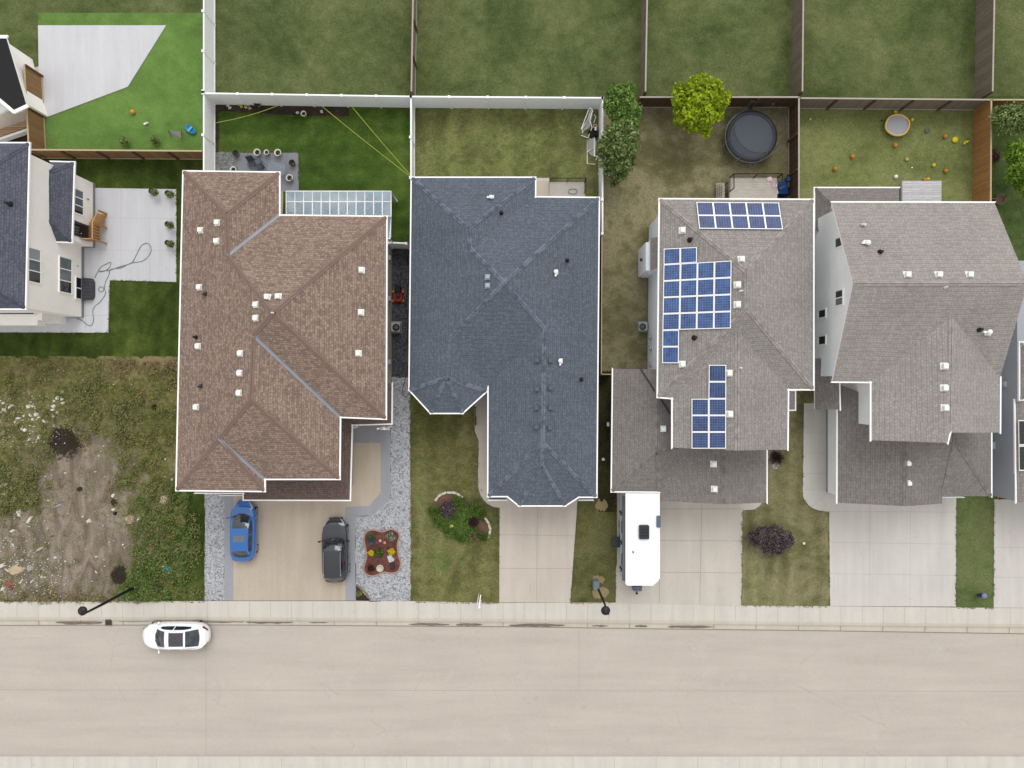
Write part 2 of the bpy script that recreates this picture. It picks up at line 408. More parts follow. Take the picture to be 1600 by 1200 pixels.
for x in range(-600, 2200, 66):
    a, b_, c = P(x, midy(x)), P(x, midy(x) + 6), P(x, boty(x))
    for p, q, z0, z1 in ((a, b_, .034, -.01), (b_, c, -.01, -.082)):
        mb.add([p + Vector((-.014, 0, z0)), q + Vector((-.014, 0, z1)), q + Vector((.014, 0, z1)), p + Vector((.014, 0, z0))], [(0, 1, 2, 3)], 1)
x0 = -700
for x in range(-700, 2300, 100):
    p, q = P(x, boty(x)), P(x + 100, boty(x + 100))
    mb.add([p + Vector((0, .03, -.078)), p + Vector((0, -.02, -.078)), q + Vector((0, -.02, -.078)), q + Vector((0, .03, -.078))], [(0, 1, 2, 3)], 1)
o = mb.build('kerb', [CONC_CURB, JOINTD], origin=(0, 0, 0)); o['kind'] = 'structure'
# water stains left in the gutter
STAIN = plain('wet_silt', (128, 117, 104), .8, amt=.2)
mb = MB()
def blob(x0, x1, y, hh, z, mb, ang=0.0):
    n = 26; pts = []
    cx, hw = (x0 + x1) / 2, (x1 - x0) / 2
    for i in range(n):
        a = 2 * math.pi * i / n
        pts.append(P(cx + hw * math.cos(a), y + hh * math.sin(a) * random.uniform(.45, 1.1)))
    mb.add([(p.x, p.y, z) for p in pts], [tuple(range(n))][::-1] if False else [tuple(range(n - 1, -1, -1))])
for x0, x1, dy, hh in ((86, 160, 2, 4), (182, 235, 0, 1.6), (300, 382, 1, 2), (383, 457, 1, 3), (482, 513, 1, 1.4), (638, 703, 3, 2.2), (712, 754, 3, 2.3), (700, 732, -1, 1.0), (795, 884, 3, 2.8), (925, 950, 3, 1.6), (992, 1012, 3, 2.0), (1043, 1116, 3, 2.2)):
    blob(x0, x1, midy((x0 + x1) / 2) + 7 + dy, hh, -.058, mb)
o = mb.build('water', STAIN, origin=(0, 0, 0)); o.name = 'silt_stains'; tag(o, None, None, None, 'stuff')

# back yards and front lawns
slab('lawn', [(-700, -700), (2300, -700), (2300, 166), (-700, 166)], -.03, [grass('neighbour_lawn', [(70, 86, 36), (92, 104, 50), (112, 118, 66)], speck=.26)], .3)
slab('lawn', [(60, 20), (336, 20), (336, 250), (60, 250)], 0, [G_TURF], .3)
slab('lawn', [(-700, 246), (334, 246), (334, 560), (-700, 560)], 0, [G_LUSH], .3)
slab('lawn', [(336, 160), (648, 160), (648, 420), (336, 420)], 0, [G_BYARD], .3)
slab('lawn', [(648, 165), (938, 165), (938, 620), (648, 620)], 0, [G_CYARD], .3)
slab('lawn', [(938, 165), (1236, 165), (1236, 640), (938, 640)], 0, [G_DYARD], .3)
slab('lawn', [(1236, 165), (1521, 165), (1521, 500), (1236, 500)], 0, [G_EYARD], .3)
slab('lawn', [(1521, 150), (2300, 150), (2300, 560), (1521, 560)], 0, [G_EAST], .3)
slab('lawn', [(640, 610), (790, 610), (790, 943), (640, 943)], 0, [G_FRONT], .3, wob=0)
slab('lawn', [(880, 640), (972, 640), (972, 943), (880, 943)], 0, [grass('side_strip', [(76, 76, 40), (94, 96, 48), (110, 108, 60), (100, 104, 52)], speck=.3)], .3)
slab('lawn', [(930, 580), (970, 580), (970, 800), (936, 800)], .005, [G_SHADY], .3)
slab('lawn', [(1150, 600), (1304, 600), (1304, 948), (1150, 948)], 0, [G_FRONT2], .3)
slab('lawn', [(1488, 770), (1560, 770), (1560, 950), (1488, 950)], 0, [G_GREEN], .3)
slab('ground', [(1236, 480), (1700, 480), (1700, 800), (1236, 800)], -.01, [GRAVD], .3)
slab('lawn', [(270, 760), (324, 760), (324, 940), (222, 940)], .004, [G_LUSH], .3, wob=.04)
slab('lawn', [(2200, 500), (3000, 500), (3000, 960), (2200, 960)], 0, [G_FRONT], .3)

# vacant lot: weeds with a worn dirt patch
n = NT('vacant_lot', .95); n.b.inputs['Specular IOR Level'].default_value = .1
a_, b_ = n.noise(.5, 6, .65, dist=.8), n.noise(2.6, 5, .75)
f = n.math('ADD', n.math('MULTIPLY', a_, .45), n.math('MULTIPLY', b_, .55))
weed = n.ramp(f, [(.36, C(82, 80, 52)), (.45, C(106, 112, 60)), (.52, C(132, 128, 80)), (.60, C(160, 148, 112)), (.66, C(116, 128, 64))])
d0 = n.noise(.7, 6, .6, vec=n.mapv(n.pos, (1.6, .5, 1)), dist=1.5)
dirt = n.ramp(d0, [(.30, C(118, 106, 94)), (.48, C(148, 134, 120)), (.62, C(172, 158, 144))])
def ell(px, py, rx, ry):
    c = P(px, py); v = n.mapv(n.pos, (22 / rx, 22 / ry, 1), loc=(-c.x * 22 / rx, -c.y * 22 / ry, 0))
    s = n.sep(v); return n.math('SQRT', n.math('ADD', n.math('MULTIPLY', s[0], s[0]), n.math('MULTIPLY', s[1], s[1])))
e = n.math('MINIMUM', ell(112, 866, 128, 94), ell(118, 765, 88, 96))
e = n.math('MINIMUM', e, ell(15, 830, 50, 60))
e = n.math('ADD', e, n.math('MULTIPLY', n.math('SUBTRACT', n.noise(1.1, 7, .75), .5), 3.2))
c = n.mix(n.mr(e, .7, 1.25, 1, 0), weed, dirt)
c = n.mix(1.0, c, n.mr(n.noise(14, 4, .8), .3, .7, .68, 1.3), 'MULTIPLY')
sp = n.math('ADD', ell(101, 690, 27, 25), n.math('MULTIPLY', n.math('SUBTRACT', n.noise(2.4, 7, .85), .5), 3.4))
sp2 = n.math('ADD', ell(187, 899, 14, 16), n.math('MULTIPLY', n.math('SUBTRACT', n.noise(3.2, 5, .7), .5), .9))
sp = n.math('MINIMUM', sp, sp2)
c = n.mix(n.mr(sp, .85, 1.15, .92, 0), c, n.mix(n.mr(n.noise(9, 4, .8), .56, .66, 0, .8), C(46, 38, 34), C(112, 100, 76)))
ds = n.math('ADD', ell(250, 568, 62, 11), n.math('MULTIPLY', n.math('SUBTRACT', n.noise(2.5, 5, .7), .5), 1.8))
c = n.mix(n.mr(ds, .8, 1.2, .8, 0), c, C(172, 152, 118))
n.color(c); n.bump(n.noise(7, 5, .8), 1.0, .1)
mb = MB(); nx, ny = 100, 130
xs_ = np.linspace(-20, 296, nx); ys_ = np.linspace(556, 941, ny)
hh = rng.normal(0, 1, (ny, nx))
for _ in range(3): hh = (hh + np.roll(hh, 1, 0) + np.roll(hh, -1, 0) + np.roll(hh, 1, 1) + np.roll(hh, -1, 1)) / 5
vs = []
for j, y in enumerate(ys_):
    for i, x in enumerate(xs_):
        p = P(x, y); ed = min(1, j / 4, (ny - 1 - j) / 6, i / 4, (nx - 1 - i) / 4)
        vs.append((p.x, p.y, .0 + (.10 * hh[j, i] + .03) * max(ed, 0) + .004))
mb.add(vs, [(j * nx + i, (j + 1) * nx + i, (j + 1) * nx + i + 1, j * nx + i + 1) for j in range(ny - 1) for i in range(nx - 1)], 0, True)
o = mb.build('vacant_ground', n.m, origin=(0, 0, 0)); o['kind'] = 'structure'
slab('ground', [(-700, 556), (300, 556), (300, 941), (-700, 941)], -.12, [n.m], .3)

# concrete of the first house
slab('path', [(149, 294), (276, 296), (276, 441), (172, 438), (170, 520), (-300, 518), (-300, 470), (100, 470), (100, 294)], .06, [CONC_NEW, plain('new_joint', (198, 197, 201), .9)], .3,
     [((130, 340), (276, 342)), ((130, 390), (276, 392)), ((190, 295), (190, 438)), ((234, 296), (234, 438)), ((134, 470), (134, 519)), ((134, 493), (171, 493))], .02)
# top left neighbours' concrete
slab('path', [(-80, 215), (-80, 150), (72, 100), (62, 168), (50, 190), (0, 210)], .03, [CONC_CURB], .3)
slab('path', [(72, 184), (200, 136), (260, 40), (60, 40), (62, 160)], .05, [CONC_NEW], .3)
slab('ground', [(-60, 226), (50, 205), (62, 250), (-60, 250)], .01, [SOILM], .3)

# brown house plot
slab('path', [(365, 700), (365, 938), (540, 938), (540, 792), (577, 790), (595, 770), (595, 692), (548, 692), (548, 700)], .05, [AGG, JOINT], .3,
     [((425, 780), (425, 938)), ((485, 780), (485, 938)), ((365, 870), (540, 870))], .02)
slab('path', [(351, 700), (365, 700), (365, 938), (351, 938)], .054, [BORDERM], .3)
slab('path', [(540, 938), (540, 792), (577, 790), (595, 770), (595, 692), (548, 692), (548, 640), (610, 640), (610, 780), (581, 805), (555.5, 806.5), (555.5, 938)], .058, [BORDERM], .3)
slab('gravel_bed', [(600, 590), (641, 590), (642, 939), (555.5, 939), (555.5, 806.5), (581, 805), (610, 780), (610, 640)], .03, [GRAV], .3, wob=.05)
slab('gravel_bed', [(320, 750), (351, 750), (351, 938), (320, 938)], .03, [GRAV], .3, wob=.05)
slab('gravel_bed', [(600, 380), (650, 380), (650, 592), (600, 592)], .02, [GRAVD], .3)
slab('path', [(372, 239), (467, 239), (467, 300), (372, 300)], .05, [PAVM, plain('paver_joint', (128, 130, 138), .9)], .3, [((x, 239), (x, 300)) for x in (391, 410, 429, 448)] + [((372, y), (467, y)) for y in (258, 277)], .015)
slab('gravel_bed', [(337, 237), (373, 240), (373, 300), (337, 300)], .03, [gravel('pea_gravel', [(120, 122, 118), (150, 152, 150), (176, 176, 172), (132, 136, 128)], 11)], .3, wob=.04)
slab('flower_soil', [(336, 160), (545, 165), (545, 181), (480, 181), (420, 178), (350, 173), (342, 176), (342, 238), (336, 238)], .03, [SOILM], .3, wob=.05)

# blue house plot
slab('path', [(781, 740), (904, 740), (901, 800), (891, 941), (780, 941)], .05, [CONC_TAN, JOINTD], .3, [((840, 780), (838, 941)), ((781, 835), (898, 837)), ((780, 888), (895, 888))], .015)
arc = [(747, 742)] + [(747 + 32 * (1 - math.cos(R(a))), 755 + 38 * math.sin(R(a))) for a in range(0, 91, 15)]
slab('path', [(742, 600), (790, 600), (790, 793)] + arc[::-1] + [(748, 688), (742, 674)], .046, [CONC_TAN, JOINT], .3, [((742, y), (765, y)) for y in (700, 725, 750)], .02)
slab('path', [(836, 280), (858, 280), (858, 310), (836, 310)], .3, [CONC_E], .5)
# solar house plot
slab('path', [(964, 760), (1030, 760), (1192, 760), (1192, 781), (1187, 790), (1178, 796), (1160, 797), (1158, 947), (1060, 944), (962, 942.5), (962, 892), (964, 880)], .05, [CONC_D, JOINTD], .3,
     [((1031, 780), (1030, 942)), ((1096.5, 780), (1093, 943)), ((962, 844), (1159, 845)), ((962, 893), (1158, 895)), ((1031, 795), (1160, 795))], .02)
# right house plot
arc = [(1254, 770)] + [(1254 + 36 * (1 - math.cos(R(a))), 770 + 29 * math.sin(R(a))) for a in range(0, 91, 15)]
slab('path', arc + [(1310, 799), (1310, 630), (1256, 630)], .046, [CONC_E, JOINT], .3, [((1255, y), (1300, y)) for y in (641, 675, 708, 740, 765)] + [((1296, 766), (1262, 796))], .02)
slab('path', [(1295, 765), (1493.5, 765), (1493, 947.5), (1296.5, 946.5)], .05, [CONC_E, JOINT], .3,
     [((1359, 790), (1357, 947)), ((1422, 790), (1421, 947)), ((1295, 799), (1493, 800)), ((1295, 847), (1493, 850)), ((1295, 896), (1493, 899))], .022)
slab('path', [(1553, 780), (1900, 780), (1900, 952), (1552, 949)], .05, [CONC_E, JOINT], .3, [((1553, 855), (1800, 856)), ((1553, 902), (1800, 903))], .022)
# washed-out soil patches on the side strip
mb = MB()
for x0, x1, y, h2 in ((930, 950, 790, 12), (925, 945, 905, 8), (925, 952, 925, 12)): blob(x0, x1, y, h2, .034, mb)
o = mb.build('bare_soil', concrete('bare_soil', (160, 142, 104), .08, .2, .4, (190, 175, 140)), origin=(0, 0, 0)); o['kind'] = 'stuff'
# ------------------------------------------------------------------ house machinery
from mathutils.geometry import tessellate_polygon as tess
class Roof: pass
def make_roof(parent, V, faces, mats, th=.16, metal=(), nogut=(), name='roof', gutter=True, caps=True, gutw=.085):
    "V: name -> (px, py, height). mats: [shingle, fascia, cap, metal]"
    pts = {k: P(*v) for k, v in V.items()}; keys = list(pts); idx = {k: i for i, k in enumerate(keys)}
    mb = MB(); F_ = []
    for f in faces:
        q = [pts[k] for k in f]; nrm = Vector()
        for i in range(len(q)): nrm += q[i].cross(q[(i + 1) % len(q)])
        F_.append(list(f) if nrm.z > 0 else list(f)[::-1])
    edges = {}
    for fi, f in enumerate(F_):
        for i in range(len(f)): edges.setdefault(frozenset((f[i], f[(i + 1) % len(f)])), []).append((fi, f[i], f[(i + 1) % len(f)]))
    nr, ce = [], []
    for f in F_:
        q = [pts[k] for k in f]; m = Vector()
        for i in range(len(q)): m += q[i].cross(q[(i + 1) % len(q)])
        nr.append(m.normalized()); ce.append(sum(q, Vector()) / len(q))
        tri = tess([q])
        tri = [t_ if (q[t_[1]] - q[t_[0]]).cross(q[t_[2]] - q[t_[0]]).z > 0 else t_[::-1] for t_ in tri]
        c0_ = ce[-1]; dev = max(abs((k - c0_).dot(nr[-1])) for k in q)
        if dev > .12: print('NONPLANAR', wl(parent), f, round(dev, 2))
        mb.add(q, tri, 0)
        mb.add([p - Vector((0, 0, th)) for p in q], [t_[::-1] for t_ in tri], 1)
    dz = Vector((0, 0, th)); gbl = []; gi = 0
    mt = {frozenset(e) for e in metal}; ng = {frozenset(e) for e in nogut}
    capl, metl = [], []
    for e, L in edges.items():
        fi, a, b = L[0]; A, B = pts[a], pts[b]
        if len(L) == 1:
            mb.add([A - dz, B - dz, B, A], [(0, 1, 2, 3)], 1)
            if gutter and abs(A.z - B.z) < .13 and e not in ng and (B - A).length > .2:
                d = (B - A).normalized(); out = Vector((d.y, -d.x, 0)).normalized(); gi += 1
                z1 = .012 + .0011 * (gi % 9); A2, B2 = A - d * .02, B + d * .02
                A3, B3 = A2 - d * .08 + out * gutw, B2 + d * .08 + out * gutw
                up, dn = Vector((0, 0, z1)), Vector((0, 0, z1 - .12))
                gb = MB(); gbl.append(gb); gb.add([A2 + dn, B2 + dn, B3 + dn, A3 + dn, A2 + up, B2 + up, B3 + up, A3 + up], [(4, 5, 6, 7), (3, 2, 1, 0), (0, 1, 5, 4), (1, 2, 6, 5), (2, 3, 7, 6), (3, 0, 4, 7)][::1])
        elif len(L) == 2:
            fj = L[1][0]; conv = (ce[fj] - ce[fi]).dot(nr[fi]) < -.02
            if e in mt or (conv and caps):
                w_ = .11 if e in mt else .14; tb = MB(); (metl if e in mt else capl).append(tb); up = .022 if e in mt else .028
                for f_, a_, b_ in L:
                    A, B = pts[a_], pts[b_]; d = (B - A).normalized(); ins = nr[f_].cross(d).normalized(); u = nr[f_] * up + Vector((0, 0, .004))
                    tb.add([A + u, B + u, B + ins * w_ + u, A + ins * w_ + u], [(0, 1, 2, 3)])
                    tb.add([A + ins * w_ + u, B + ins * w_ + u, B + ins * w_, A + ins * w_], [(0, 1, 2, 3)])
    r = Roof(); r.o = mb.build(name, mats[:2], parent)
    for q in capl: q.build('ridge_cap', mats[2], r.o)
    for q in metl: q.build('valley_flashing', mats[3], r.o)
    for q in gbl: q.build('gutter', WHITE, r.o)
    vv, ff = [], []
    for f in F_:
        k = len(vv); vv += [pts[a] for a in f]; ff += [tuple(k + i for i in t_) for t_ in tess([[pts[a] for a in f]])]
    ff = [t_ if (vv[t_[1]] - vv[t_[0]]).cross(vv[t_[2]] - vv[t_[0]]).z > 0 else t_[::-1] for t_ in ff]
    r.bvh = BVHTree.FromPolygons(vv, ff); r.pts = pts
    return r
def hit(roofs, px, py):
    best = None
    for r in roofs:
        o_ = Vector((0, 0, H)); d = (P(px, py) - o_).normalized(); h = r.bvh.ray_cast(o_, d)
        if h[0] and (best is None or h[3] < best[2]): best = (h[0], h[1], h[3], r)
    return best
VENTW = plain('vent_white', (236, 238, 232), .5, amt=.03)
VENTG = plain('vent_grey_blue', (176, 186, 200), .6)
VENTD = plain('vent_dark', (92, 100, 112), .6)
def box_vent(roofs, px, py, mat, s=.34):
    s *= .86
    p, n_, _, r = hit(roofs, px, py); mb = MB()
    mb.box(p + n_ * .015, (s * 1.35, s * 1.35, .02), 0, 0, n_.to_track_quat('Z', 'Y').to_matrix())
    mb.box(p + Vector((0, 0, .07)), (s * .8, s * .8, .2))
    mb.rbox(p + Vector((0, 0, .2)), (s, s, .1), .05)
    mb.build('vent', mat, r.o)
def hood_vent(roofs, px, py, mat, s=.3, a=0):
    s *= .82
    p, n_, _, r = hit(roofs, px, py); mb = MB(); d = Vector((math.cos(a), math.sin(a), 0))
    mb.box(p + n_ * .015, (s * 1.3, s * 1.3, .02), a, 0)
    mb.lathe([(s * .42, -.05), (s * .42, .16), (s * .55, .2), (s * .5, .26), (s * .1, .29)], p, 14)
    mb.box(p + d * s * .75 + Vector((0, 0, .1)), (s * .9, s * .45, .18), a)
    mb.build('vent', mat, r.o)
def pipe_vent(roofs, px, py, mat, r_=.085, h=.42):
    p, n_, _, r = hit(roofs, px, py); mb = MB()
    mb.lathe([(r_ * 2, 0), (r_ * 1.3, .08), (r_, .1), (r_, h), (r_ * .7, h)], p, 12)
    mb.build('vent_pipe', mat, r.o)
def walls(parent, pts, z1, mat, z0=-.1, inset=.42, name='wall', foot=True):
    "pts: plan polygon in world coordinates at the eaves; the wall stands inset from it"
    q = [Vector((p[0], p[1], 0)) for p in pts]; n_ = len(q)
    a = sum(q[i].x * q[(i + 1) % n_].y - q[(i + 1) % n_].x * q[i].y for i in range(n_))
    if a < 0: q = q[::-1]
    out = []
    for i in range(n_):
        d1 = (q[i] - q[i - 1]).normalized(); d2 = (q[(i + 1) % n_] - q[i]).normalized()
        n1 = Vector((-d1.y, d1.x, 0)); n2 = Vector((-d2.y, d2.x, 0)); b = (n1 + n2)
        b = b / max(b.dot(n1), .25) if b.length > 1e-4 else n1
        out.append(q[i] + b * inset)
    mb = MB(); mb.prism(out, z0, z1)
    o = mb.build(name, mat, parent)
    if foot:
        FND = plain('foundation_concrete', (150, 150, 152), .9); fb = MB()
        f2 = []
        for i in range(n_):
            c_ = sum(out, Vector()) / n_; f2.append(out[i] + (out[i] - c_).normalized() * .02)
        fb.prism(f2, -.1, .22); fb.build('foundation', FND, parent)
    return out
def win_x(parent, X, y0, y1, z0, z1, face, panes=2, glass=None, frame=None, split=None):
    "window in a wall whose plane is x = X, facing face (+1/-1)"
    frame = frame or WHITE; f = face; fb = MB()
    xo = X + f * .03; Y0, Y1 = min(y0, y1), max(y0, y1)
    t = .07
    for (ya, yb, za, zb) in ((Y0 - t, Y1 + t, z1, z1 + t), (Y0 - t, Y1 + t, z0 - t, z0), (Y0 - t, Y0, z0, z1), (Y1, Y1 + t, z0, z1)):
        fb.box((xo, (ya + yb) / 2, (za + zb) / 2), (.08, yb - ya, zb - za))
    for i in range(1, panes):
        y = Y0 + (Y1 - Y0) * i / panes; fb.box((xo - .004 * f, y, (z0 + z1) / 2), (.07, .06, z1 - z0 - .002))
    o = fb.build('window', frame, parent)
    for i in range(panes):
        ya = Y0 + (Y1 - Y0) * i / panes + .032; yb = Y0 + (Y1 - Y0) * (i + 1) / panes - .032
        g = MB(); g.box((X + f * .012, (ya + yb) / 2, (z0 + z1) / 2), (.03, yb - ya, z1 - z0 - .004))
        g.build('pane', (glass[i % len(glass)] if isinstance(glass, (list, tuple)) else glass) or WINGLASS, o)
    return o
def solar(roof_list, parent, q, group_mat, nx, ny, vert, skip=()):
    "q: four photo pixels (top-left, top-right, bottom-right, bottom-left) of a panel array lying on the roof"
    def bl(u, v):
        a = [q[0][k] * (1 - u) + q[1][k] * u for k in (0, 1)]; b = [q[3][k] * (1 - u) + q[2][k] * u for k in (0, 1)]
        return (a[0] * (1 - v) + b[0] * v, a[1] * (1 - v) + b[1] * v)
    c = hit(roof_list, *bl(.5, .5)); n_ = c[1]; p0 = c[0] + n_ * .12
    def onp(px, py):
        o_ = Vector((0, 0, H)); d = (P(px, py) - o_).normalized(); t = (p0 - o_).dot(n_) / d.dot(n_); return o_ + d * t
    for j in range(ny):
        for i in range(nx):
            if (i, j) in skip: continue
            cs = [onp(*bl(u, v)) for u, v in ((i / nx, j / ny), ((i + 1) / nx, j / ny), ((i + 1) / nx, (j + 1) / ny), (i / nx, (j + 1) / ny))]
            m = sum(cs, Vector()) / 4; g = .012
            cs = [m + (k - m) * (1 - g) for k in cs]; inn = [m + (k - m) * (1 - .085) for k in cs]
            mb = MB(); dn = n_ * .04
            mb.add(cs + inn, [(0, 1, 5, 4), (1, 2, 6, 5), (2, 3, 7, 6), (3, 0, 4, 7)][::1])
            mb.add(cs + [k - dn for k in cs], [(0, 1, 5, 4), (1, 2, 6, 5), (2, 3, 7, 6), (3, 0, 4, 7)])
            mb.f = [tuple(reversed(f)) for f in mb.f]
            for a_, b_ in ((0, 1), (2, 3)):   # stand-off rails down to the shingles
                r0 = (cs[a_] + cs[b_]) / 2; r1 = m + (r0 - m) * .7
                mb.box(r1 - n_ * .07, (.06, .06, .1))
            fr = mb.build('solar_panel', WHITE, parent)
            gl = MB(); lo = n_ * .006
            # individual cells, white grid lines between them
            cu, cv = 6, 6
            for a_ in range(cu):
                for b_ in range(cv):
                    def q2(u, v):
                        A = inn[0].lerp(inn[1], u); B = inn[3].lerp(inn[2], u); return A.lerp(B, v) - lo
                    e1 = .045 if vert in (1, 2) else .012; e2 = .045 if vert in (0, 2) else .010
                    u0, u1 = (a_ + e1) / cu, (a_ + 1 - e1) / cu; v0, v1 = (b_ + e2) / cv, (b_ + 1 - e2) / cv
                    gl.add([q2(u0, v1), q2(u1, v1), q2(u1, v0), q2(u0, v0)], [(0, 1, 2, 3)])
            gl.build('cells', group_mat, fr)
            bk = MB(); bk.add([k - lo * 1.6 for k in (inn[3], inn[2], inn[1], inn[0])], [(0, 1, 2, 3)])
            bk.build('backsheet', plain('cell_grid', (132, 154, 190), .4), fr)
def quad_cap(mb, pts, mat=0): mb.add(pts, [tuple(range(len(pts)))], mat)
# ------------------------------------------------------------------ roof materials
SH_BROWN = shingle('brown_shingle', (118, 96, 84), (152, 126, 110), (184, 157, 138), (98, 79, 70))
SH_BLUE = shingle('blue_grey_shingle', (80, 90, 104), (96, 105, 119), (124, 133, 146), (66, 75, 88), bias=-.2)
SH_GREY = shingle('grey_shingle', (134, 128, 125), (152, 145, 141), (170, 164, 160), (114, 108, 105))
SH_LOW = shingle('shaded_grey_shingle', (118, 112, 109), (134, 127, 124), (150, 144, 141), (100, 94, 91))  # grey shingle darkened to paint in the shade on the lower roofs
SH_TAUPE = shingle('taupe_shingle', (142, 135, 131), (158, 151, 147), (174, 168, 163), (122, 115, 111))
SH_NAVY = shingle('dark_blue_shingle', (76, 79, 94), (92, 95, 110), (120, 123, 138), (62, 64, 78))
SH_BROWN_SHADED = shingle('shaded_brown_shingle', (96, 77, 71), (114, 93, 85), (128, 106, 96), (80, 62, 58))  # brown shingle with the skirt roof's shading put into the colour
CAPB = plain('brown_cap', (140, 117, 108), .95, amt=.08)
def cap(name, a, b):
    n_ = NT(name, .95); n_.color(n_.ramp(n_.noise(2.4, 4, .7), [(.42, C(*a)), (.58, C(*b))])); return n_.m
CAPC = cap('blue_cap', (88, 98, 112), (122, 131, 146)); CAPL = cap('shaded_grey_cap', (122, 116, 113), (146, 140, 136)); CAPG = cap('grey_cap', (146, 140, 136), (176, 169, 164)); CAPE = cap('taupe_cap', (158, 151, 147), (180, 173, 168)); CAPN = cap('navy_cap', (80, 84, 100), (100, 104, 118))  # the lower roofs' cap is a grey cap with shade painted in
VALLEY = plain('valley_metal', (158, 162, 172), .4, .3)
CELL = NT('solar_cells', .16); CELL.color(CELL.mix(CELL.mr(CELL.noise(3.0, 3), .35, .65), C(34, 66, 124), C(56, 100, 166))); CELL.b.inputs['Specular IOR Level'].default_value = .7; CELL = CELL.m
CELL2 = NT('solar_cells_navy', .16); CELL2.color(CELL2.mix(CELL2.mr(CELL2.noise(3.0, 3), .35, .65), C(28, 48, 98), C(46, 76, 138))); CELL2.b.inputs['Specular IOR Level'].default_value = .7; CELL2 = CELL2.m

# ================================================================== white house at the left edge
A = thing('white_house', 'white two-storey house with dark shingle roof at the left edge beside a pale concrete patio', 'house', P(20, 380))
WA = siding('cream_white_siding', (255, 251, 246), .3, .992)
WA.node_tree.nodes['Principled BSDF'].inputs['Roughness'].default_value = .8
XA = -30.4
def YA(py, h=0): return (600 - py) * (H - h) / F
mb = MB(); mb.prism([(-48, 4.75), (XA, 4.75), (XA, 14.5), (-48, 14.5)], -.1, 5.85); mb.build('wall', WA, A)
mb = MB(); mb.prism([(XA, 9.7), (-29.6, 9.7), (-29.6, 14.2), (XA, 14.2)], -.1, 2.85); mb.prism([(XA + .01, 9.72), (-29.61, 9.72), (-29.61, 11.0), (XA + .01, 11.0)], -.11, .1); mb.build('wall', WA, A)
mb = MB(); mb.prism([(-48, 4.72), (XA + .03, 4.72), (XA + .03, 14.53), (-48, 14.53)], -.1, .3); mb.prism([(XA, 9.67), (-29.57, 9.67), (-29.57, 14.23), (XA, 14.23)], -.1, .29); mb.build('foundation', plain('foundation_concrete', (150, 150, 152), .9), A)
rA = make_roof(A, {'a': (-400, 224, 5.9), 'b': (45, 224, 5.9), 'c': (39, 482, 5.9), 'd': (-400, 482, 5.9), 'r': (-160, 353, 8.6), 's': (-400, 353, 8.6)},
               [('a', 'b', 'r', 's'), ('b', 'c', 'r'), ('c', 'd', 's', 'r')], [SH_NAVY, WHITE, CAPN, VALLEY])
rA2 = make_roof(A, {'a': (79, 253, 2.95), 'b': (115.5, 254, 2.9), 'c': (111.5, 378, 2.9), 'd': (84, 377, 2.95), 'e': (75, 345, 3.7), 'f': (76.5, 268, 3.7)},
                [('a', 'b', 'f'), ('b', 'c', 'e', 'f'), ('c', 'd', 'e')], [SH_NAVY, WHITE, CAPN, VALLEY], nogut=[('a', 'f'), ('d', 'e')])
rA3 = make_roof(A, {'a': (-300, 481, 3.3), 'b': (53, 482, 3.3), 'c': (53, 491, 2.8), 'd': (-300, 491, 2.8)}, [('a', 'b', 'c', 'd')], [SH_NAVY, WHITE, CAPN, VALLEY], nogut=[('a', 'b')])
mb = MB(); mb.prism([(-48, 4.3), (P(105, 0).x, 4.3), (P(105, 0).x, 4.76), (-48, 4.76)], -.1, 2.6); mb.prism([(-48, 3.95), (-31.9, 3.95), (-31.9, 4.3), (-48, 4.3)], 1.9, 2.62); mb.build('wall', WA, A)
GL2 = plain('curtained_glass', (152, 160, 166), .12, amt=.12, spec=.7)
win_x(A, XA, YA(389, 5.1), YA(441, 5.1), 4.55, 5.62, 1, 3, [GL2, WINGLASS, WINDARK][::-1])
win_x(A, XA, YA(403, 2.1), YA(457, 2.1), 1.44, 2.68, 1, 3, [plain('green_grey_glass', (104, 120, 118), .1, amt=.2), plain('grey_glass', (122, 134, 136), .1, amt=.2), WINDARK][::-1])
win_x(A, -29.6, YA(297, 1.9), YA(334, 1.9), 1.45, 2.75, 1, 3, [plain('blue_grey_glass', (110, 118, 130), .1), plain('slate_glass', (92, 100, 112), .1), WINDARK][::-1])
mb = MB(); mb.box((-29.57, YA(358, 2), 1.9), (.1, .98, 2.0)); d_ = mb.build('door', DGREY, A)
mb = MB(); mb.box((-29.50, YA(358, 2), 1.95), (.04, .7, 1.5)); mb.build('pane', WINDARK, d_)
mb = MB(); mb.ball((-29.47, YA(364, 2), 1.8), .04); mb.build('handle', CHROME, d_)
mb = MB(); mb.lathe([(.06, 0), (.06, .1), (.03, .14)], (-29.52, YA(311, 1), .9), 8); mb.build('outdoor_light', METAL, A)
mb = MB(); mb.box((XA + .05, YA(415, 1), .8), (.12, .06, .06)); mb.build('hose_tap', METAL, A)
pipe_vent([rA], 16, 319, BLACK, .09)

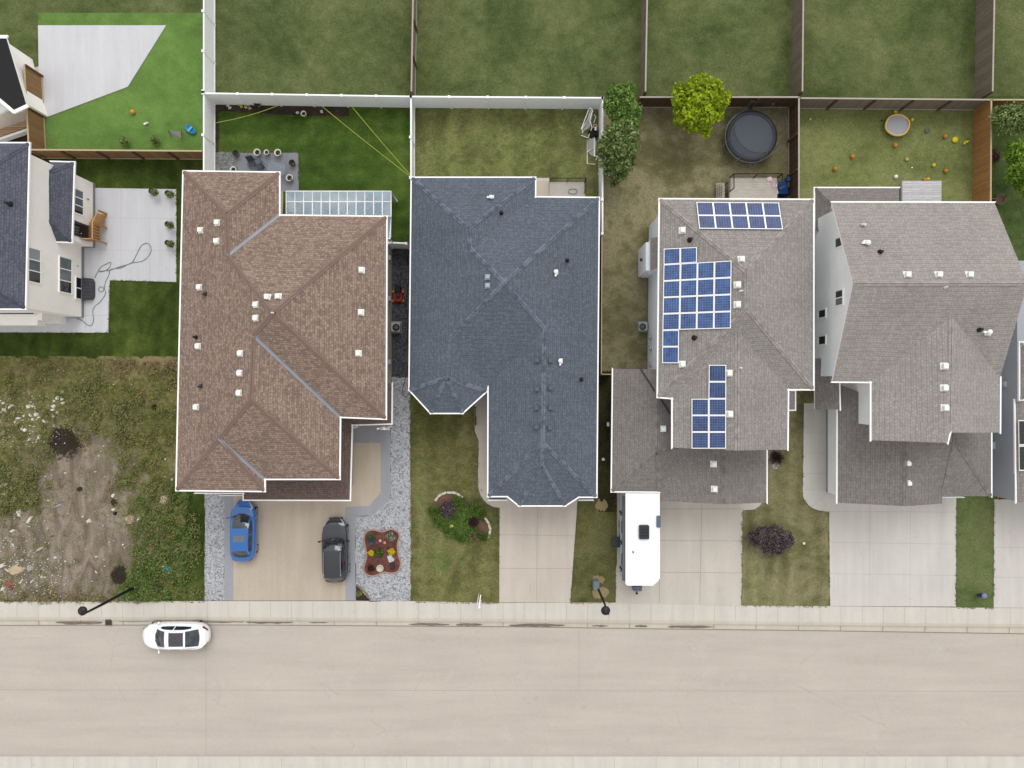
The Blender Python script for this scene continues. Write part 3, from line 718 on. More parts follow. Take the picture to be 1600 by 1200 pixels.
# ================================================================== brown house
B = thing('brown_house', 'large house with brown hipped roof behind the blue and black cars', 'house', P(445, 520))
e, w1, w3 = 5.3, 7.6, 6.7
VB = {'a': (287, 268, e), 'b': (436, 270, e), 'c': (436, 337, e), 'd': (603.5, 339, e), 'f': (602.5, 654, e), 'g': (531, 651, e), 'h': (530, 748, e), 'i': (413, 748, e), 'j': (413, 767, e), 'k': (276, 765.5, e),
      'C': (354, 334, w3), 'D': (356, 400, w3), 'A': (426, 489, 8.2), 'E': (396, 524, 7.55), 'G': (392, 625, 7.55), 'B': (342, 685, 6.5)}
rB = make_roof(B, VB, [('a', 'b', 'C'), ('b', 'c', 'D', 'C'), ('c', 'd', 'A', 'D'), ('d', 'f', 'A'), ('f', 'g', 'E', 'A'), ('g', 'h', 'G', 'E'), ('h', 'i', 'B', 'G'), ('i', 'j', 'B'), ('j', 'k', 'B'), ('k', 'a', 'C', 'D', 'A', 'E', 'G', 'B')],
               [SH_BROWN, WHITE, CAPB, VALLEY], metal=[('c', 'D'), ('g', 'E'), ('i', 'B')])
WB = siding('taupe_siding', (226, 210, 190), .2, .93)
ev = [VB[k] for k in 'abcdfghijk']
walls(B, [P(x, y, z) for x, y, z in ev], e - .02, WB, z0=2.9, inset=.55, foot=False)
lo_ = [P(x, y, z) for x, y, z in ev]; lo_[1].x = lo_[2].x = lo_[1].x - 1.0
walls(B, lo_, 2.9, WB, inset=.55)
# lower skirt roof over the garage and the porch
l = 2.75
VS = {'a': (305, 766, l + .1), 'b': (305, 769.5, l), 'c': (381, 770, l), 'd': (381, 780.5, l), 'e': (546.5, 781, l), 'f': (549.5, 663.5, l), 'g': (611.5, 661.5, l), 'h': (612, 599, l),
      'i': (596, 599, l + .35), 'j': (596, 648, l + .35), 'k': (527, 648, l + .5), 'm': (524, 741, l + .5), 'n': (410, 741, l + .6), 'o': (305, 758, l + .35)}
rB2 = make_roof(B, VS, [('h', 'g', 'j', 'i'), ('g', 'f', 'k', 'j'), ('f', 'e', 'm', 'k'), ('e', 'd', 'n', 'm'), ('d', 'c', 'b', 'a', 'o', 'n')], [SH_BROWN_SHADED, WHITE, SH_BROWN_SHADED, VALLEY], name='roof', nogut=[('a', 'o')], caps=False)
gp = [P(x, y, l) for x, y in ((352, 700), (352, 772), (540, 772), (542, 690))]
walls(B, gp, l - .1, WB, inset=.2)
for px, py in ((340, 348), (314, 360), (339, 377), (565, 422), (312, 449), (418, 464), (435, 463), (400, 476), (400, 497), (564, 488), (310, 541), (376, 552), (560, 552), (375, 583), (374, 614), (307, 636)): box_vent([rB], px, py, VENTW)
for px, py in ((322, 459), (315, 603)): hood_vent([rB], px, py, DGREY, .22, R(200))
pipe_vent([rB], 307, 527, BLACK, .07)
hood_vent([rB], 426.5, 489, VENTW, .1)
# cream bay beside the sunroom and the porch posts
CREAM = plain('cream_stucco', (232, 220, 205), .85)
for x in (552, 596, 606): mb = MB(); mb.box(P(x, 668, 1.3), (.12, .12, 2.6)); mb.build('porch_post', WHITE, B)
mb = MB(); mb.box(P(602, 671, .95), (.62, .06, .06)); mb.box(P(602, 668, .95), (.62, .06, .06))
for k in range(4): mb.box(P(597 + 3.4 * k, 669.5, .5), (.04, .04, .9))
mb.build('railing', WHITE, B)
for k in range(2): mb = MB(); mb.box((P(404 + 92 * k, 0).x, P(0, 766, 0).y - .02, 1.15), (3.7, .05, 2.1)); mb.build('garage_door', WHITE, B)
for y in (408, 470, 566):  # gear on the side wall
    mb = MB(); mb.box((P(613.5, 0).x, P(0, y).y, 1.2), (.22, .3, .42)); mb.build('meter_box', LGREY, B)
# glazed sunroom roof along the back
SUN = NT('sunroom_glass', .08); SUN.color(SUN.mix(SUN.mr(SUN.noise(.6, 3), .35, .65), C(150, 178, 198), C(204, 220, 230))); SUN.b.inputs['Alpha'].default_value = .5; SUN = SUN.m
mb = MB(); zt, zb = 3.15, 2.55
def SR(px, v):  # v 0 at house side, 1 at outer side
    return P(px, 338 + (299 - 338) * v, zt + (zb - zt) * v)
n_c = 12
fr = MB()
xs2 = [447 + (611 - 447) * i / n_c for i in range(n_c + 1)]
for x in xs2: fr.tube([SR(x, 0), SR(x, 1)], .035, 4)
for v in (0, .58, 1): fr.tube([SR(xs2[0], v), SR(xs2[-1], v)], .045, 4)
pE = [P(605, 338, zt), P(611, 338, 2.9), P(609, 373, 2.9), P(603, 373, zt)]
fr.tube([pE[1], pE[2]], .045, 4); fr.tube([pE[2], pE[3]], .045, 4); fr.tube([SR(611, 0), pE[1]], .04, 4)
for x in (447, 500, 555, 611): fr.tube([SR(x, 1), Vector((SR(x, 1).x, SR(x, 1).y, 0))], .05, 4)
fr.tube([pE[2], Vector((pE[2].x, pE[2].y, 0))], .05, 4)
sun_f = fr.build('sunroom_frame', WHITE, B)
for i in range(n_c):
    g = MB(); g.add([SR(xs2[i], 0), SR(xs2[i + 1], 0), SR(xs2[i + 1], 1), SR(xs2[i], 1)], [(3, 2, 1, 0)]); g.build('pane', SUN, sun_f)
g = MB(); g.add([pE[0], pE[1], pE[2], pE[3]], [(0, 1, 2, 3)][::1]); g.build('pane', SUN, sun_f)
g = MB(); g.prism(PL([(449, 300), (612, 301), (612, 372), (600, 372), (600, 345), (449, 345)]), 0, .12); g.build('sunroom_floor', plain('sunroom_tile', (170, 182, 196), .8, amt=.15), B)
g = MB()
for x0, x1 in ((447, 500), (500, 555), (555, 611)):
    a, b = SR(x0, 1), SR(x1, 1); g.add([(a.x, a.y, .12), (b.x, b.y, .12), (b.x, b.y, 2.5), (a.x, a.y, 2.5)], [(0, 1, 2, 3)])
g.build('sunroom_glazing', SUN, sun_f)

# ================================================================== blue-grey bungalow
Cc = thing('blue_roofed_house', 'bungalow with blue-grey hipped shingle roof between the brown-roofed house and the solar house', 'house', P(800, 520))
e = 3.6
VC = {'a': (643.5, 278, e), 'b': (836, 278, e), 'c': (836, 308.5, e), 'd': (935.5, 309.5, e), 'e': (931.5, 776, e), 'f': (904, 776, e), 'g': (883, 789.5, e), 'h': (811, 789.5, e), 'i': (793, 775, e), 'j': (763, 775, e),
      'k': (763.5, 603, e), 'l': (760, 611, e - .001), 'm': (722.5, 645, e), 'n': (673, 645, e), 'o': (640, 609, e),
      'C': (732, 357, 5.3), 'D': (735, 388, 5.3), 'A': (788, 441, 6.2), 'Q': (851, 513, 5.1), 'S': (848, 692, 5.1), 'T': (847, 727, 4.55), 'R': (699, 533, 4.7), 'U': (697, 590, 4.7)}
rC = make_roof(Cc, VC, [('a', 'b', 'C'), ('b', 'c', 'D', 'C'), ('c', 'd', 'A', 'D'), ('d', 'e', 'S', 'Q', 'A'), ('e', 'f', 'T', 'S'), ('f', 'g', 'T'), ('g', 'h', 'T'), ('h', 'i', 'T'), ('i', 'j', 'S', 'T'), ('j', 'k', 'Q', 'S'),
                        ('k', 'R', 'A', 'Q'), ('k', 'l', 'U', 'R'), ('l', 'm', 'U'), ('m', 'n', 'U'), ('n', 'o', 'U'), ('o', 'a', 'C', 'D', 'A', 'R', 'U')], [SH_BLUE, WHITE, CAPC, VALLEY], nogut=[('k', 'l')])
WC = siding('grey_siding', (176, 178, 182), .2)
walls(Cc, [P(*VC[k]) for k in 'abcdefghijklmno'], e - .02, WC, inset=.4)
for x0, x1 in ((764, 791), (905, 926)):
    make_roof(Cc, {'a': (x0, 770, 3.0), 'b': (x1, 770, 3.0), 'c': (x1, 780.5, 2.75), 'd': (x0, 780.5, 2.75)}, [('a', 'b', 'c', 'd')], [SH_BLUE, WHITE, CAPC, VALLEY], gutter=True, nogut=[('a', 'b')])
for px, py, a in ((768, 309, R(180)), (868, 425, R(-90)), (875, 564, R(-90))): hood_vent([rC], px, py, VENTW, .3, a)
for px, py in ((762, 433), (762, 446.5)): box_vent([rC], px, py, VENTG, .3)
for px, py in ((839, 563), (860, 563), (839, 608), (860, 606), (838, 637), (860, 637), (838, 667), (859, 668)): box_vent([rC], px, py, VENTD, .33)
for px, py in ((783, 333), (886, 407), (908, 593)): pipe_vent([rC], px, py, BLACK, .075)
mb = MB(); mb.box((P(842, 0).x, P(0, 762).y, 1.2), (4.6, .06, 2.2)); mb.build('garage_door', WHITE, Cc)
# back landing with black railing and steps
mb = MB(); mb.prism(PL([(858, 288), (913, 288), (913, 325), (858, 325)]), -.1, .62); mb.build('deck', concrete('landing_concrete', (214, 206, 198), .04), Cc)
mb = MB()
for k in range(4): y0 = 281 + 2 * k; mb.prism(PL([(836, y0 + 0), (858, y0), (858, 320), (836, 320)]), -.1, .15 + .12 * k)
mb.build('steps', concrete('landing_steps', (214, 200, 186), .04), Cc)
def railing(parent, pts, z0, z1, mat, step=.13, post=1.4, r=.02, name='railing'):
    mb = MB()
    for a, b in zip(pts[:-1], pts[1:]):
        a, b = Vector(a), Vector(b); L = (b - a).length; n_ = max(1, int(L / step))
        mb.tube([a + Vector((0, 0, z1)), b + Vector((0, 0, z1))], r * 1.3, 4); mb.tube([a + Vector((0, 0, z0 + .1)), b + Vector((0, 0, z0 + .1))], r * .8, 4)
        for i in range(n_ + 1):
            q = a.lerp(b, i / n_); mb.tube([q + Vector((0, 0, z0)), q + Vector((0, 0, z1))], r * .4, 4)
        m_ = max(1, round(L / post))
        for i in range(m_ + 1):
            q = a.lerp(b, i / m_); mb.box(q + Vector((0, 0, (z0 + z1) / 2)), (.05, .05, z1 - z0))
    return mb.build(name, mat, parent)
RAILB = plain('black_rail', (32, 34, 36), .5)
railing(Cc, [P(858, 288.5), P(912, 288.5), P(912, 306)], .62, 1.55, RAILB)
railing(Cc, [P(744, 636), P(744, 663)], .05, 1.0, RAILB)
mb = MB(); mb.prism(PL([(742, 612), (764, 612), (764, 650), (742, 650)]), -.1, .3); mb.build('step', CONC_TAN, Cc)

# ================================================================== solar house
D = thing('solar_house', 'grey-roofed two-storey house carrying blue solar panels behind the parked white trailer', 'house', P(1120, 520))
e = 5.7
VD = {'a': (1031, 311.5, e), 'b': (1270.5, 312.5, e), 'c': (1270.5, 608, e), 'd': (1231, 608, e), 'f': (1230, 702.5, e), 'g': (1051, 699.5, e), 'h': (1051, 622, e), 'i': (1028, 620, e),
      'A': (1166, 424, 7.8), 'B': (1167, 482, 7.8), 'J': (1152, 518, 7.25), 'G': (1152, 704, 7.25)}
rD = make_roof(D, VD, [('a', 'b', 'A'), ('b', 'c', 'B', 'A'), ('c', 'd', 'J', 'h', 'i', 'B'), ('d', 'f', 'G', 'J'), ('g', 'h', 'J', 'G'), ('i', 'a', 'A', 'B')], [SH_GREY, WHITE, CAPG, VALLEY])
WD = siding('pale_grey_siding', (236, 240, 248), .2, .93)
walls(D, [P(*VD[k]) for k in 'abcdfghi'], e - .02, WD)
mb = MB(); q = [P(1054, 697, 5.7), P(1227, 699, 5.7), P(1151, 698, 6.95)]; mb.add(q + [k + Vector((0, .3, 0)) for k in q], [(0, 1, 2), (3, 5, 4)]); mb.build('gable', WD, D)
e2 = 3.0
VG = {'a': (958, 576.5, e2), 'b': (956, 767.5, e2), 'c': (1030.5, 768, e2), 'K': (1027, 705, 4.1), 'L': (1027, 577, 4.1), 'g': (1031.5, 782.5, e2 - .05), 'R': (1131, 788, 4.25), 'T': (1131, 640, 4.25), 'h': (1197.5, 785.5, e2), 'i': (1197.5, 660, e2), 'V': (1062, 655, 3.5), 'W': (1060, 577, 3.5), 'N': (1062, 700, 3.5)}
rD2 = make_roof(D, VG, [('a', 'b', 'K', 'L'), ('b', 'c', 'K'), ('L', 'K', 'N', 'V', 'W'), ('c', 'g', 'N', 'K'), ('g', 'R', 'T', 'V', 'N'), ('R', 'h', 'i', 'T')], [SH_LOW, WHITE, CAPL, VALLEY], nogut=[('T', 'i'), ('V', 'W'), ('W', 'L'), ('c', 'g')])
walls(D, [P(x, y, e2) for x, y in ((959, 577), (957, 766), (1031, 766), (1031, 781), (1196, 781), (1196, 640), (1060, 640), (1060, 577))], e2 - .02, WD, inset=.35)
for a, b in (((1001, 577), (1028, 619)), ((1033, 624), (1047, 647))):
    mb = MB()
    for s_ in (0,):
        A3 = hit([rD2], *a)[0]; B3 = hit([rD2], *b)[0]; d = (B3 - A3).normalized(); n_ = Vector((-d.y, d.x, 0)).normalized() * .06; u = Vector((0, 0, .05))
        mb.add([A3 - n_ + u, B3 - n_ + u, B3 + n_ + u, A3 + n_ + u], [(0, 1, 2, 3)])
    mb.build('valley_flashing', DGREY, rD2.o)
make_roof(D, {'a': (1231, 611, 3.1), 'b': (1242, 611, 3.0), 'c': (1242, 640, 3.0), 'd': (1231, 640, 3.1)}, [('a', 'b', 'c', 'd')], [SH_GREY, WHITE, CAPG, VALLEY], nogut=[('a', 'd')])
mb = MB(); mb.prism([P(x, y, 3) for x, y in ((1226, 606), (1240, 606), (1240, 637), (1226, 637))], -.1, 2.95); mb.build('wall', WD, D)
for x in (1000, 1062, 1135): mb = MB(); mb.box((P(x, 0).x, P(0, 770).y + .3, 1.15), (2.4 if x < 1040 else 2.9, .06, 2.1)); mb.build('garage_door', WHITE, D)
# fireplace bump-out on the west wall, sloped roof, white vented face
Xw = P(*VD['a']).x + .42
mb = MB(); bx0 = P(1005, 0, 2.2).x; yb0, yb1 = P(0, 383, 2.2).y, P(0, 426, 2.2).y
mb.prism([(bx0, yb0), (Xw + .05, yb0), (Xw + .05, yb1), (bx0, yb1)], .3, 3.1); mb.build('chimney_box', WD, D)
make_roof(D, {'a': (1016, 372, 3.7), 'b': (1030, 370, 4.4), 'c': (1030, 416, 4.4), 'd': (1016, 424, 3.7)}, [('a', 'b', 'c', 'd')], [SH_GREY, WHITE, CAPG, VALLEY], gutter=False)
mb = MB(); mb.prism([(P(1016.5, 0, 3.6).x, P(0, 374, 3.6).y), (Xw + .04, P(0, 374, 3.6).y), (Xw + .04, P(0, 422, 3.6).y), (P(1016.5, 0, 3.6).x, P(0, 422, 3.6).y)], .31, 3.55); mb.build('chimney_box', WD, D)
mb = MB(); mb.tube([(bx0 - .02, (yb0 + yb1) / 2, 1.9), (bx0 - .16, (yb0 + yb1) / 2, 1.9)], .1, 10); mb.build('flue', DGREY, D)
for py, g in ((457, WINDARK), (505, MGREY)):
    h_ = 3.6; yc = P(0, py, h_).y; win_x(D, Xw, yc - .28, yc + .28, 3.3, 4.3, -1, 1, g)
for py in (527, 544, 570):
    mb = MB(); yc = P(0, py, 1.4).y; mb.box((Xw - .1, yc, 1.4), (.2, .34, .4)); mb.lathe([(.12, 0), (.12, .12)], (Xw - .16, yc, 1.6), 12); mb.build('meter', LGREY, D)
for px, py in ((1066, 360), (1158, 405), (1152, 445), (1152, 476), (1066, 569), (1139, 583), (1140, 647)): box_vent([rD], px, py, VENTW, .36)
for px, py in ((1036, 670), (1115, 725), (1116, 764)): box_vent([rD2], px, py, VENTW, .36)
for px, py in ((1156, 575), (1157, 455)): hood_vent([rD], px, py, VENTW, .11)
for px, py in ((1078, 375), (1085, 528)): pipe_vent([rD], px, py, BLACK, .09)
solar([rD], D, [(1088, 315.5), (1217, 316.5), (1223.5, 358), (1092.5, 357)], CELL2, 5, 2, 1)
solar([rD], D, [(1037, 388.5), (1089, 386), (1089, 410), (1036.8, 413.5)], CELL, 2, 1, 2)
solar([rD], D, [(1036.8, 413.5), (1143, 407), (1142, 513), (1035, 516)], CELL, 4, 4, 2)
solar([rD], D, [(1035, 516), (1061, 515.5), (1060.5, 567.5), (1034.5, 567.5)], CELL, 1, 2, 1)
solar([rD], D, [(1107.5, 570), (1134.8, 570), (1134.8, 623), (1107, 623)], CELL2, 1, 2, 1)
solar([rD], D, [(1080.5, 623), (1134.6, 623), (1134.6, 701), (1080.5, 701)], CELL2, 2, 3, 2)
# rear deck with black railing
mb = MB(); mb.prism(PL([(1133, 284), (1206, 284), (1206, 330), (1133, 330)]), .8, 1.0)
mb.build('deck', wood('deck_board', (214, 205, 194), (203, 194, 184), .14, 'v', (170, 160, 150)), D)
mb = MB()
for k in range(4): mb.box(P(1130.5 - 3.2 * k, 308, .9 - .2 * k), (.17, 2.0, .05))
mb.build('steps', wood('step_board', (196, 186, 172), (180, 170, 158), .2, 'v'), D)
railing(D, [P(1133, 306), P(1133, 284.5), P(1206, 284.5), P(1206, 300)], 1.0, 1.95, RAILB, .12, 1.7, .024)
for x in (1135, 1170, 1204):
    mb = MB(); mb.box(P(x, 286, .4), (.12, .12, .8)); mb.build('deck_post', plain('deck_timber', (150, 130, 108), .9), D)

# ================================================================== big grey gabled house at the right
E = thing('gabled_house', 'grey-roofed gabled house with a tall white side wall, right of the solar house', 'house', P(1430, 520))
e = 5.8
VE = {'a': (1300, 316.5, e), 'b': (1554, 317, e), 'c': (1562.5, 590, e), 'd': (1300.5, 596, e), 'L': (1333, 443, 8.35), 'R': (1606, 443, 8.35),
      'f': (1361.5, 596.5, e), 'V': (1487, 494, 7.55), 'g': (1361.5, 688, e), 'h': (1480, 692, 7.4), 'k': (1562, 676, e), 'm': (1484, 676, 7.42)}
rE = make_roof(E, VE, [('a', 'b', 'R', 'L'), ('L', 'R', 'c', 'V', 'f', 'd'), ('f', 'g', 'h', 'm', 'V'), ('V', 'm', 'k', 'c')], [SH_TAUPE, WHITE, CAPE, VALLEY])
WE = siding('white_siding', (254, 255, 255), .2, .95)
def gable_house_prism(parent, x0, x1, y0, y1, ze, yr, zr, mat, name='wall'):
    mb = MB(); vs = []
    for x in (x0, x1): vs += [(x, y0, -.1), (x, y1, -.1), (x, y1, ze), (x, yr, zr), (x, y0, ze)]
    mb.add(vs, [(0, 4, 3, 2, 1), (5, 6, 7, 8, 9), (0, 1, 6, 5), (1, 2, 7, 6), (2, 3, 8, 7), (3, 4, 9, 8), (4, 0, 5, 9)]); return mb.build(name, mat, parent)
xw0 = P(*VE['a']).x + .32; xw1 = P(*VE['c']).x - .35
gable_house_prism(E, xw0, xw1, P(*VE['d']).y + .35, P(*VE['a']).y - .35, e - .05, P(*VE['L']).y, 8.12, WE)
mb = MB(); xg0, xg1 = P(*VE['f']).x + .35, P(*VE['k']).x - .35; yg = P(0, 674, e).y + .35; xm = P(*VE['h']).x
vs = []
for y in (yg, P(0, 560, e).y): vs += [(xg0, y, -.1), (xg1, y, -.1), (xg1, y, e - .05), (xm, y, 7.15), (xg0, y, e - .05)]
mb.add(vs, [(0, 1, 2, 3, 4), (9, 8, 7, 6, 5), (0, 4, 9, 5), (1, 6, 7, 2), (4, 3, 8, 9), (3, 2, 7, 8)])
mb.build('wall', WE, E)
# lower wrap-around roof at the back corner
VEl = {'a': (1273.5, 294, 3.0), 'b': (1405, 294, 3.0), 'c': (1405, 318, 3.6), 'd': (1299, 318, 3.75), 'f': (1291, 362, 3.75), 'g': (1273.5, 362, 3.0)}
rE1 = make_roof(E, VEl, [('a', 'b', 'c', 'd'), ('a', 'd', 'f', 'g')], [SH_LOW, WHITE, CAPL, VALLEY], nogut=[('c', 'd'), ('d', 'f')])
walls(E, [P(x, y, 3) for x, y in ((1275, 296), (1404, 296), (1404, 330), (1300, 330), (1300, 361), (1275, 361))], 2.95, WE, inset=.3)
# front lower roofs: entry and garage
VEg = {'a': (1273.5, 560, 3.4), 'b': (1310, 560, 4.2), 'c': (1312, 640, 4.1), 'd': (1273.5, 639.5, 3.0)}
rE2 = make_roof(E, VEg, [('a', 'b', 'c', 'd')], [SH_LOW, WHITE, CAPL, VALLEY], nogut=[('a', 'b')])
g0 = 3.0
VEh = {'a': (1309, 600, g0), 'b': (1308.5, 785.5, g0), 'h': (1415, 791, 4.7), 'i': (1472.5, 787, 3.75), 'j': (1472.5, 775, 3.75), 'o': (1548.5, 775.5, g0), 'n': (1548.5, 640, g0), 'M': (1492, 688, 4.35), 'T': (1415, 640, 4.7), 'M2': (1492, 640, 4.35)}
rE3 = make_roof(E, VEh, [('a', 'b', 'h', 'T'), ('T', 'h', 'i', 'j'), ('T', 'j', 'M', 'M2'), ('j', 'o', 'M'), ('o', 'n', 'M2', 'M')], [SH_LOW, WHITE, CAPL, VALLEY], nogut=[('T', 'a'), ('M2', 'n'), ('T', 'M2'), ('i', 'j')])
walls(E, [P(x, y, g0) for x, y in ((1320, 610), (1320, 783), (1471, 783), (1471, 772), (1547, 772), (1547, 640), (1400, 610))], g0 - .05, WE, inset=.15)
mb = MB(); mb.prism([P(1294, 755), P(1309, 755), P(1309, 768), P(1294, 768)], -.1, 1.1); mb.build('stone_base', plain('stone_veneer', (118, 112, 110), .9, amt=.2), E)
for x, w_ in ((1352, 4.4), (1448, 2.4)): mb = MB(); mb.box((P(x, 0).x, P(0, 783, g0).y - .0 + .12, 1.2), (w_, .06, 2.1)); mb.build('garage_door', WHITE, E)
for py0, py1, z0, z1, g in ((370, 384, 6.0, 6.7, [WINDARK]), (453, 476, 6.0, 6.7, [WINDARK, MGREY][::-1])):
    zz = (z0 + z1) / 2; win_x(E, xw0, P(0, py0, zz).y, P(0, py1, zz).y, z0 - .35, z1 - .1, -1, len(g), g)
for py0, py1 in ((484, 496), (525, 538)): win_x(E, xw0, P(0, py0, 3.8).y, P(0, py1, 3.8).y, 3.3, 4.3, -1, 1, [WINDARK])
for px, py in ((1417, 429), (1466, 429), (1514, 429), (1475, 572), (1475, 606), (1476, 637)): box_vent([rE], px, py, VENTW, .36)
for px, py in ((1418, 724), (1419, 755)): box_vent([rE3], px, py, VENTW, .3)
for px, py, s_ in ((1354, 380, .36), (1543, 519, .36), (1349, 352, .16), (1476, 449, .1), (1346, 351, .1)): hood_vent([rE], px, py, VENTW, s_, R(180))
for px, py in ((1375, 394), (1530, 515)): pipe_vent([rE], px, py, BLACK, .085, .3)
mb = MB(); mb.prism(PL([(1403, 286), (1463.5, 286), (1463.5, 340), (1403, 340)]), .35, .55)
mb.build('deck', wood('grey_deck_board', (212, 210, 212), (196, 194, 198), .16, 'v', (160, 158, 160)), E)

# ================================================================== neighbour at the right edge
Fh = thing('right_edge_house', 'grey-sided house cut off by the right edge, dark panels on its low roof', 'house', P(1640, 600))
WF = siding('slate_grey_siding', (176, 180, 188), .2, .9)
VF = {'a': (1594, 535.5, 3.2), 'b': (1800, 535.5, 3.2), 'c': (1800, 624, 3.2), 'd': (1594, 624, 3.2), 'R': (1640, 580, 4.4), 'S': (1800, 580, 4.4)}
rF = make_roof(Fh, VF, [('a', 'b', 'S', 'R'), ('a', 'R', 'd'), ('R', 'S', 'c', 'd')], [SH_GREY, WHITE, CAPG, VALLEY])
VF2 = {'a': (1586.5, 625, 2.9), 'b': (1800, 625, 2.9), 'c': (1800, 785, 2.9), 'd': (1588.5, 785, 2.9), 'R': (1690, 625, 5.0), 'S': (1690, 785, 5.0)}
rF2 = make_roof(Fh, VF2, [('a', 'd', 'S', 'R'), ('R', 'S', 'c', 'b')], [SH_GREY, WHITE, CAPG, VALLEY], nogut=[('a', 'R'), ('R', 'b'), ('S', 'd'), ('S', 'c')])
x0 = 33.6
mb = MB(); mb.prism([(x0, P(0, 783, 3).y), (42, P(0, 783, 3).y), (42, P(0, 628, 3).y), (x0, P(0, 628, 3).y)], -.1, 2.85); mb.prism([(x0 - .0, P(0, 628, 3).y), (42, P(0, 628, 3).y), (42, 8.2), (x0 + .0, 8.2)], -.1, 3.1); mb.build('wall', WF, Fh)
solar([rF2], Fh, [(1591, 656), (1640, 656), (1640, 736), (1592, 736)], WINDARK, 2, 2, 3)
mb = MB(); mb.box((x0 - .15, P(0, 696, 1).y, .8), (.3, .5, .5)); mb.box((x0 - .05, P(0, 600, 2).y, 2), (.2, .4, .3)); mb.build('meter', LGREY, Fh)

# ================================================================== neighbour building in the top left corner
Gh = thing('corner_house', 'white-trimmed building with a dark roof panel cut off at the top left corner', 'house', P(-10, 150))
mb = MB(); q = [P(x, y, 2.6) for x, y in ((-80, 80), (-8, 130), (22, 172), (40, 160), (60, 60), (20, 20))]
make_roof(Gh, {'a': (-30, 128, 2.75), 'b': (22, 172, 2.7), 'c': (41, 163, 2.75), 'd': (10, 60, 3.2), 'e': (-60, 60, 3.2)}, [('a', 'b', 'c', 'd', 'e')], [plain('black_membrane', (30, 30, 34), .7), WHITE, CAPN, VALLEY], gutter=True, gutw=.22)
mb = MB(); mb.prism([P(x, y, 2.6) for x, y in ((-25, 128), (18, 166), (34, 158), (8, 64), (-50, 64))], -.1, 2.55); mb.build('wall', WA, Gh)
make_roof(Gh, {'a': (-80, 150, 2.9), 'b': (-30, 135, 2.8), 'c': (18, 168, 2.6), 'd': (-12, 184, 2.6), 'e': (-80, 200, 2.8)}, [('a', 'b', 'c', 'd', 'e')], [plain('pale_membrane', (214, 210, 208), .8), WHITE, CAPN, VALLEY], gutter=False)
# ------------------------------------------------------------------ fences
W_TAN = wood('tan_fence_wood', (172, 138, 100), (152, 118, 84), .14); W_DARK = wood('dark_fence_wood', (104, 82, 64), (84, 64, 50), .14); W_GREY = wood('grey_fence_wood', (152, 140, 126), (132, 120, 106), .14)
W_ORANGE = wood('cedar_fence_wood', (188, 140, 88), (168, 122, 76), .14)
TANRAIL = plain('tan_rail', (206, 184, 148), .8); GREYRAIL = plain('grey_rail', (186, 178, 166), .8); VINYL = plain('white_vinyl', (250, 252, 255), .45, amt=.02); VCAP = plain('white_vinyl_cap', (248, 248, 250), .4, amt=.02)
POSTM = plain('fence_post_timber', (112, 86, 62), .9)
def fence(name, label, p0, p1, h, board, rail, side=1, bay=2.44, cap=.1, group=None, midrail=False, posts=True, cat='fence'):
    "p0,p1: photo pixels of the fence foot at ground level; rails and posts on the given side"
    a, b = P(*p0), P(*p1); d = b - a; L = d.length; u = d / L; nrm = Vector((-u.y, u.x, 0)) * side; rz = math.atan2(u.y, u.x)
    t = thing(name, label, cat, (a + b) / 2, group)
    nb = max(1, round(L / bay))
    for i in range(nb):
        q0, q1 = a + d * (i / nb), a + d * ((i + 1) / nb); c = (q0 + q1) / 2; bl = (q1 - q0).length
        mb = MB(); mb.box(c + Vector((0, 0, h / 2 + .01)), (bl - .02, .03, h - .06), rz); mb.build('panel', board, t)
        mb = MB(); mb.box(c + nrm * .03 + Vector((0, 0, h)), (bl - .004, cap, .04), rz); mb.build('top_rail', rail, t)
        mb = MB(); mb.box(c + nrm * .04 + Vector((0, 0, .12)), (bl - .12, .04, .1), rz); mb.build('bottom_rail', rail, t)
        if midrail:
            mb = MB(); mb.box(c + nrm * .05 + Vector((0, 0, h * .52)), (bl - .12, .06, .09), rz); mb.build('middle_rail', rail, t)
    for i in range(nb + 1):
        q = a + d * (i / nb); mb = MB()
        if rail is VCAP:
            mb.box(q + Vector((0, 0, h / 2 + .04)), (.13, .13, h + .06), rz); mb.box(q + Vector((0, 0, h + .09)), (.17, .17, .05), rz)
        elif posts: mb.box(q + nrm * .07 + Vector((0, 0, h / 2 - .03)), (.12, .13, h - .03), rz)
        if mb.v: mb.build('post', rail if rail is VCAP else POSTM, t)
    return t
f = 1.83
fence('white_fence', 'tall white vinyl fence between the bright green yard and the brown house yard', (336, 162), (336, 290), f, VINYL, VCAP, 1)
fence('white_fence', 'tall white vinyl fence along the back of the yard with the yellow string lines', (336, 163.5), (648, 168.5), f, VINYL, VCAP, 1)
fence('white_fence', 'tall white vinyl fence along the back of the yard with the netted goals', (648, 168.5), (936, 170.5), f, VINYL, VCAP, 1)
fence('white_fence', 'white vinyl fence between the yard with the potted patio and the yard with the goals', (647.5, 168.5), (647.5, 290), f, VINYL, VCAP, 1)
fence('white_fence', 'white vinyl fence beside the leafy trees and the netted goals', (935.5, 170.5), (935.5, 374), f, VINYL, VCAP, 1)
fence('garden_gate', 'narrow white vinyl gate closing the gravel passage beside the brown house', (614, 388), (641, 389), f, VINYL, VCAP, 1, cat='gate')
fence('wooden_fence', 'tan wooden fence dividing the bright green turf yard from the lawn of the white house', (66, 247), (334, 249), f, W_TAN, TANRAIL, -1)
fence('wooden_fence', 'tan wooden fence running between the corner building and the bright green turf', (66, 120), (73, 247), f, W_TAN, TANRAIL, 1, midrail=False)
fence('wooden_fence', 'dark brown wooden fence behind the large black trampoline', (992, 168), (1232, 168), f, W_DARK, GREYRAIL, -1)
fence('wooden_fence', 'dark brown wooden fence beside the large trampoline and the blue slide', (1232, 168), (1232, 330), f, W_DARK, GREYRAIL, -1)
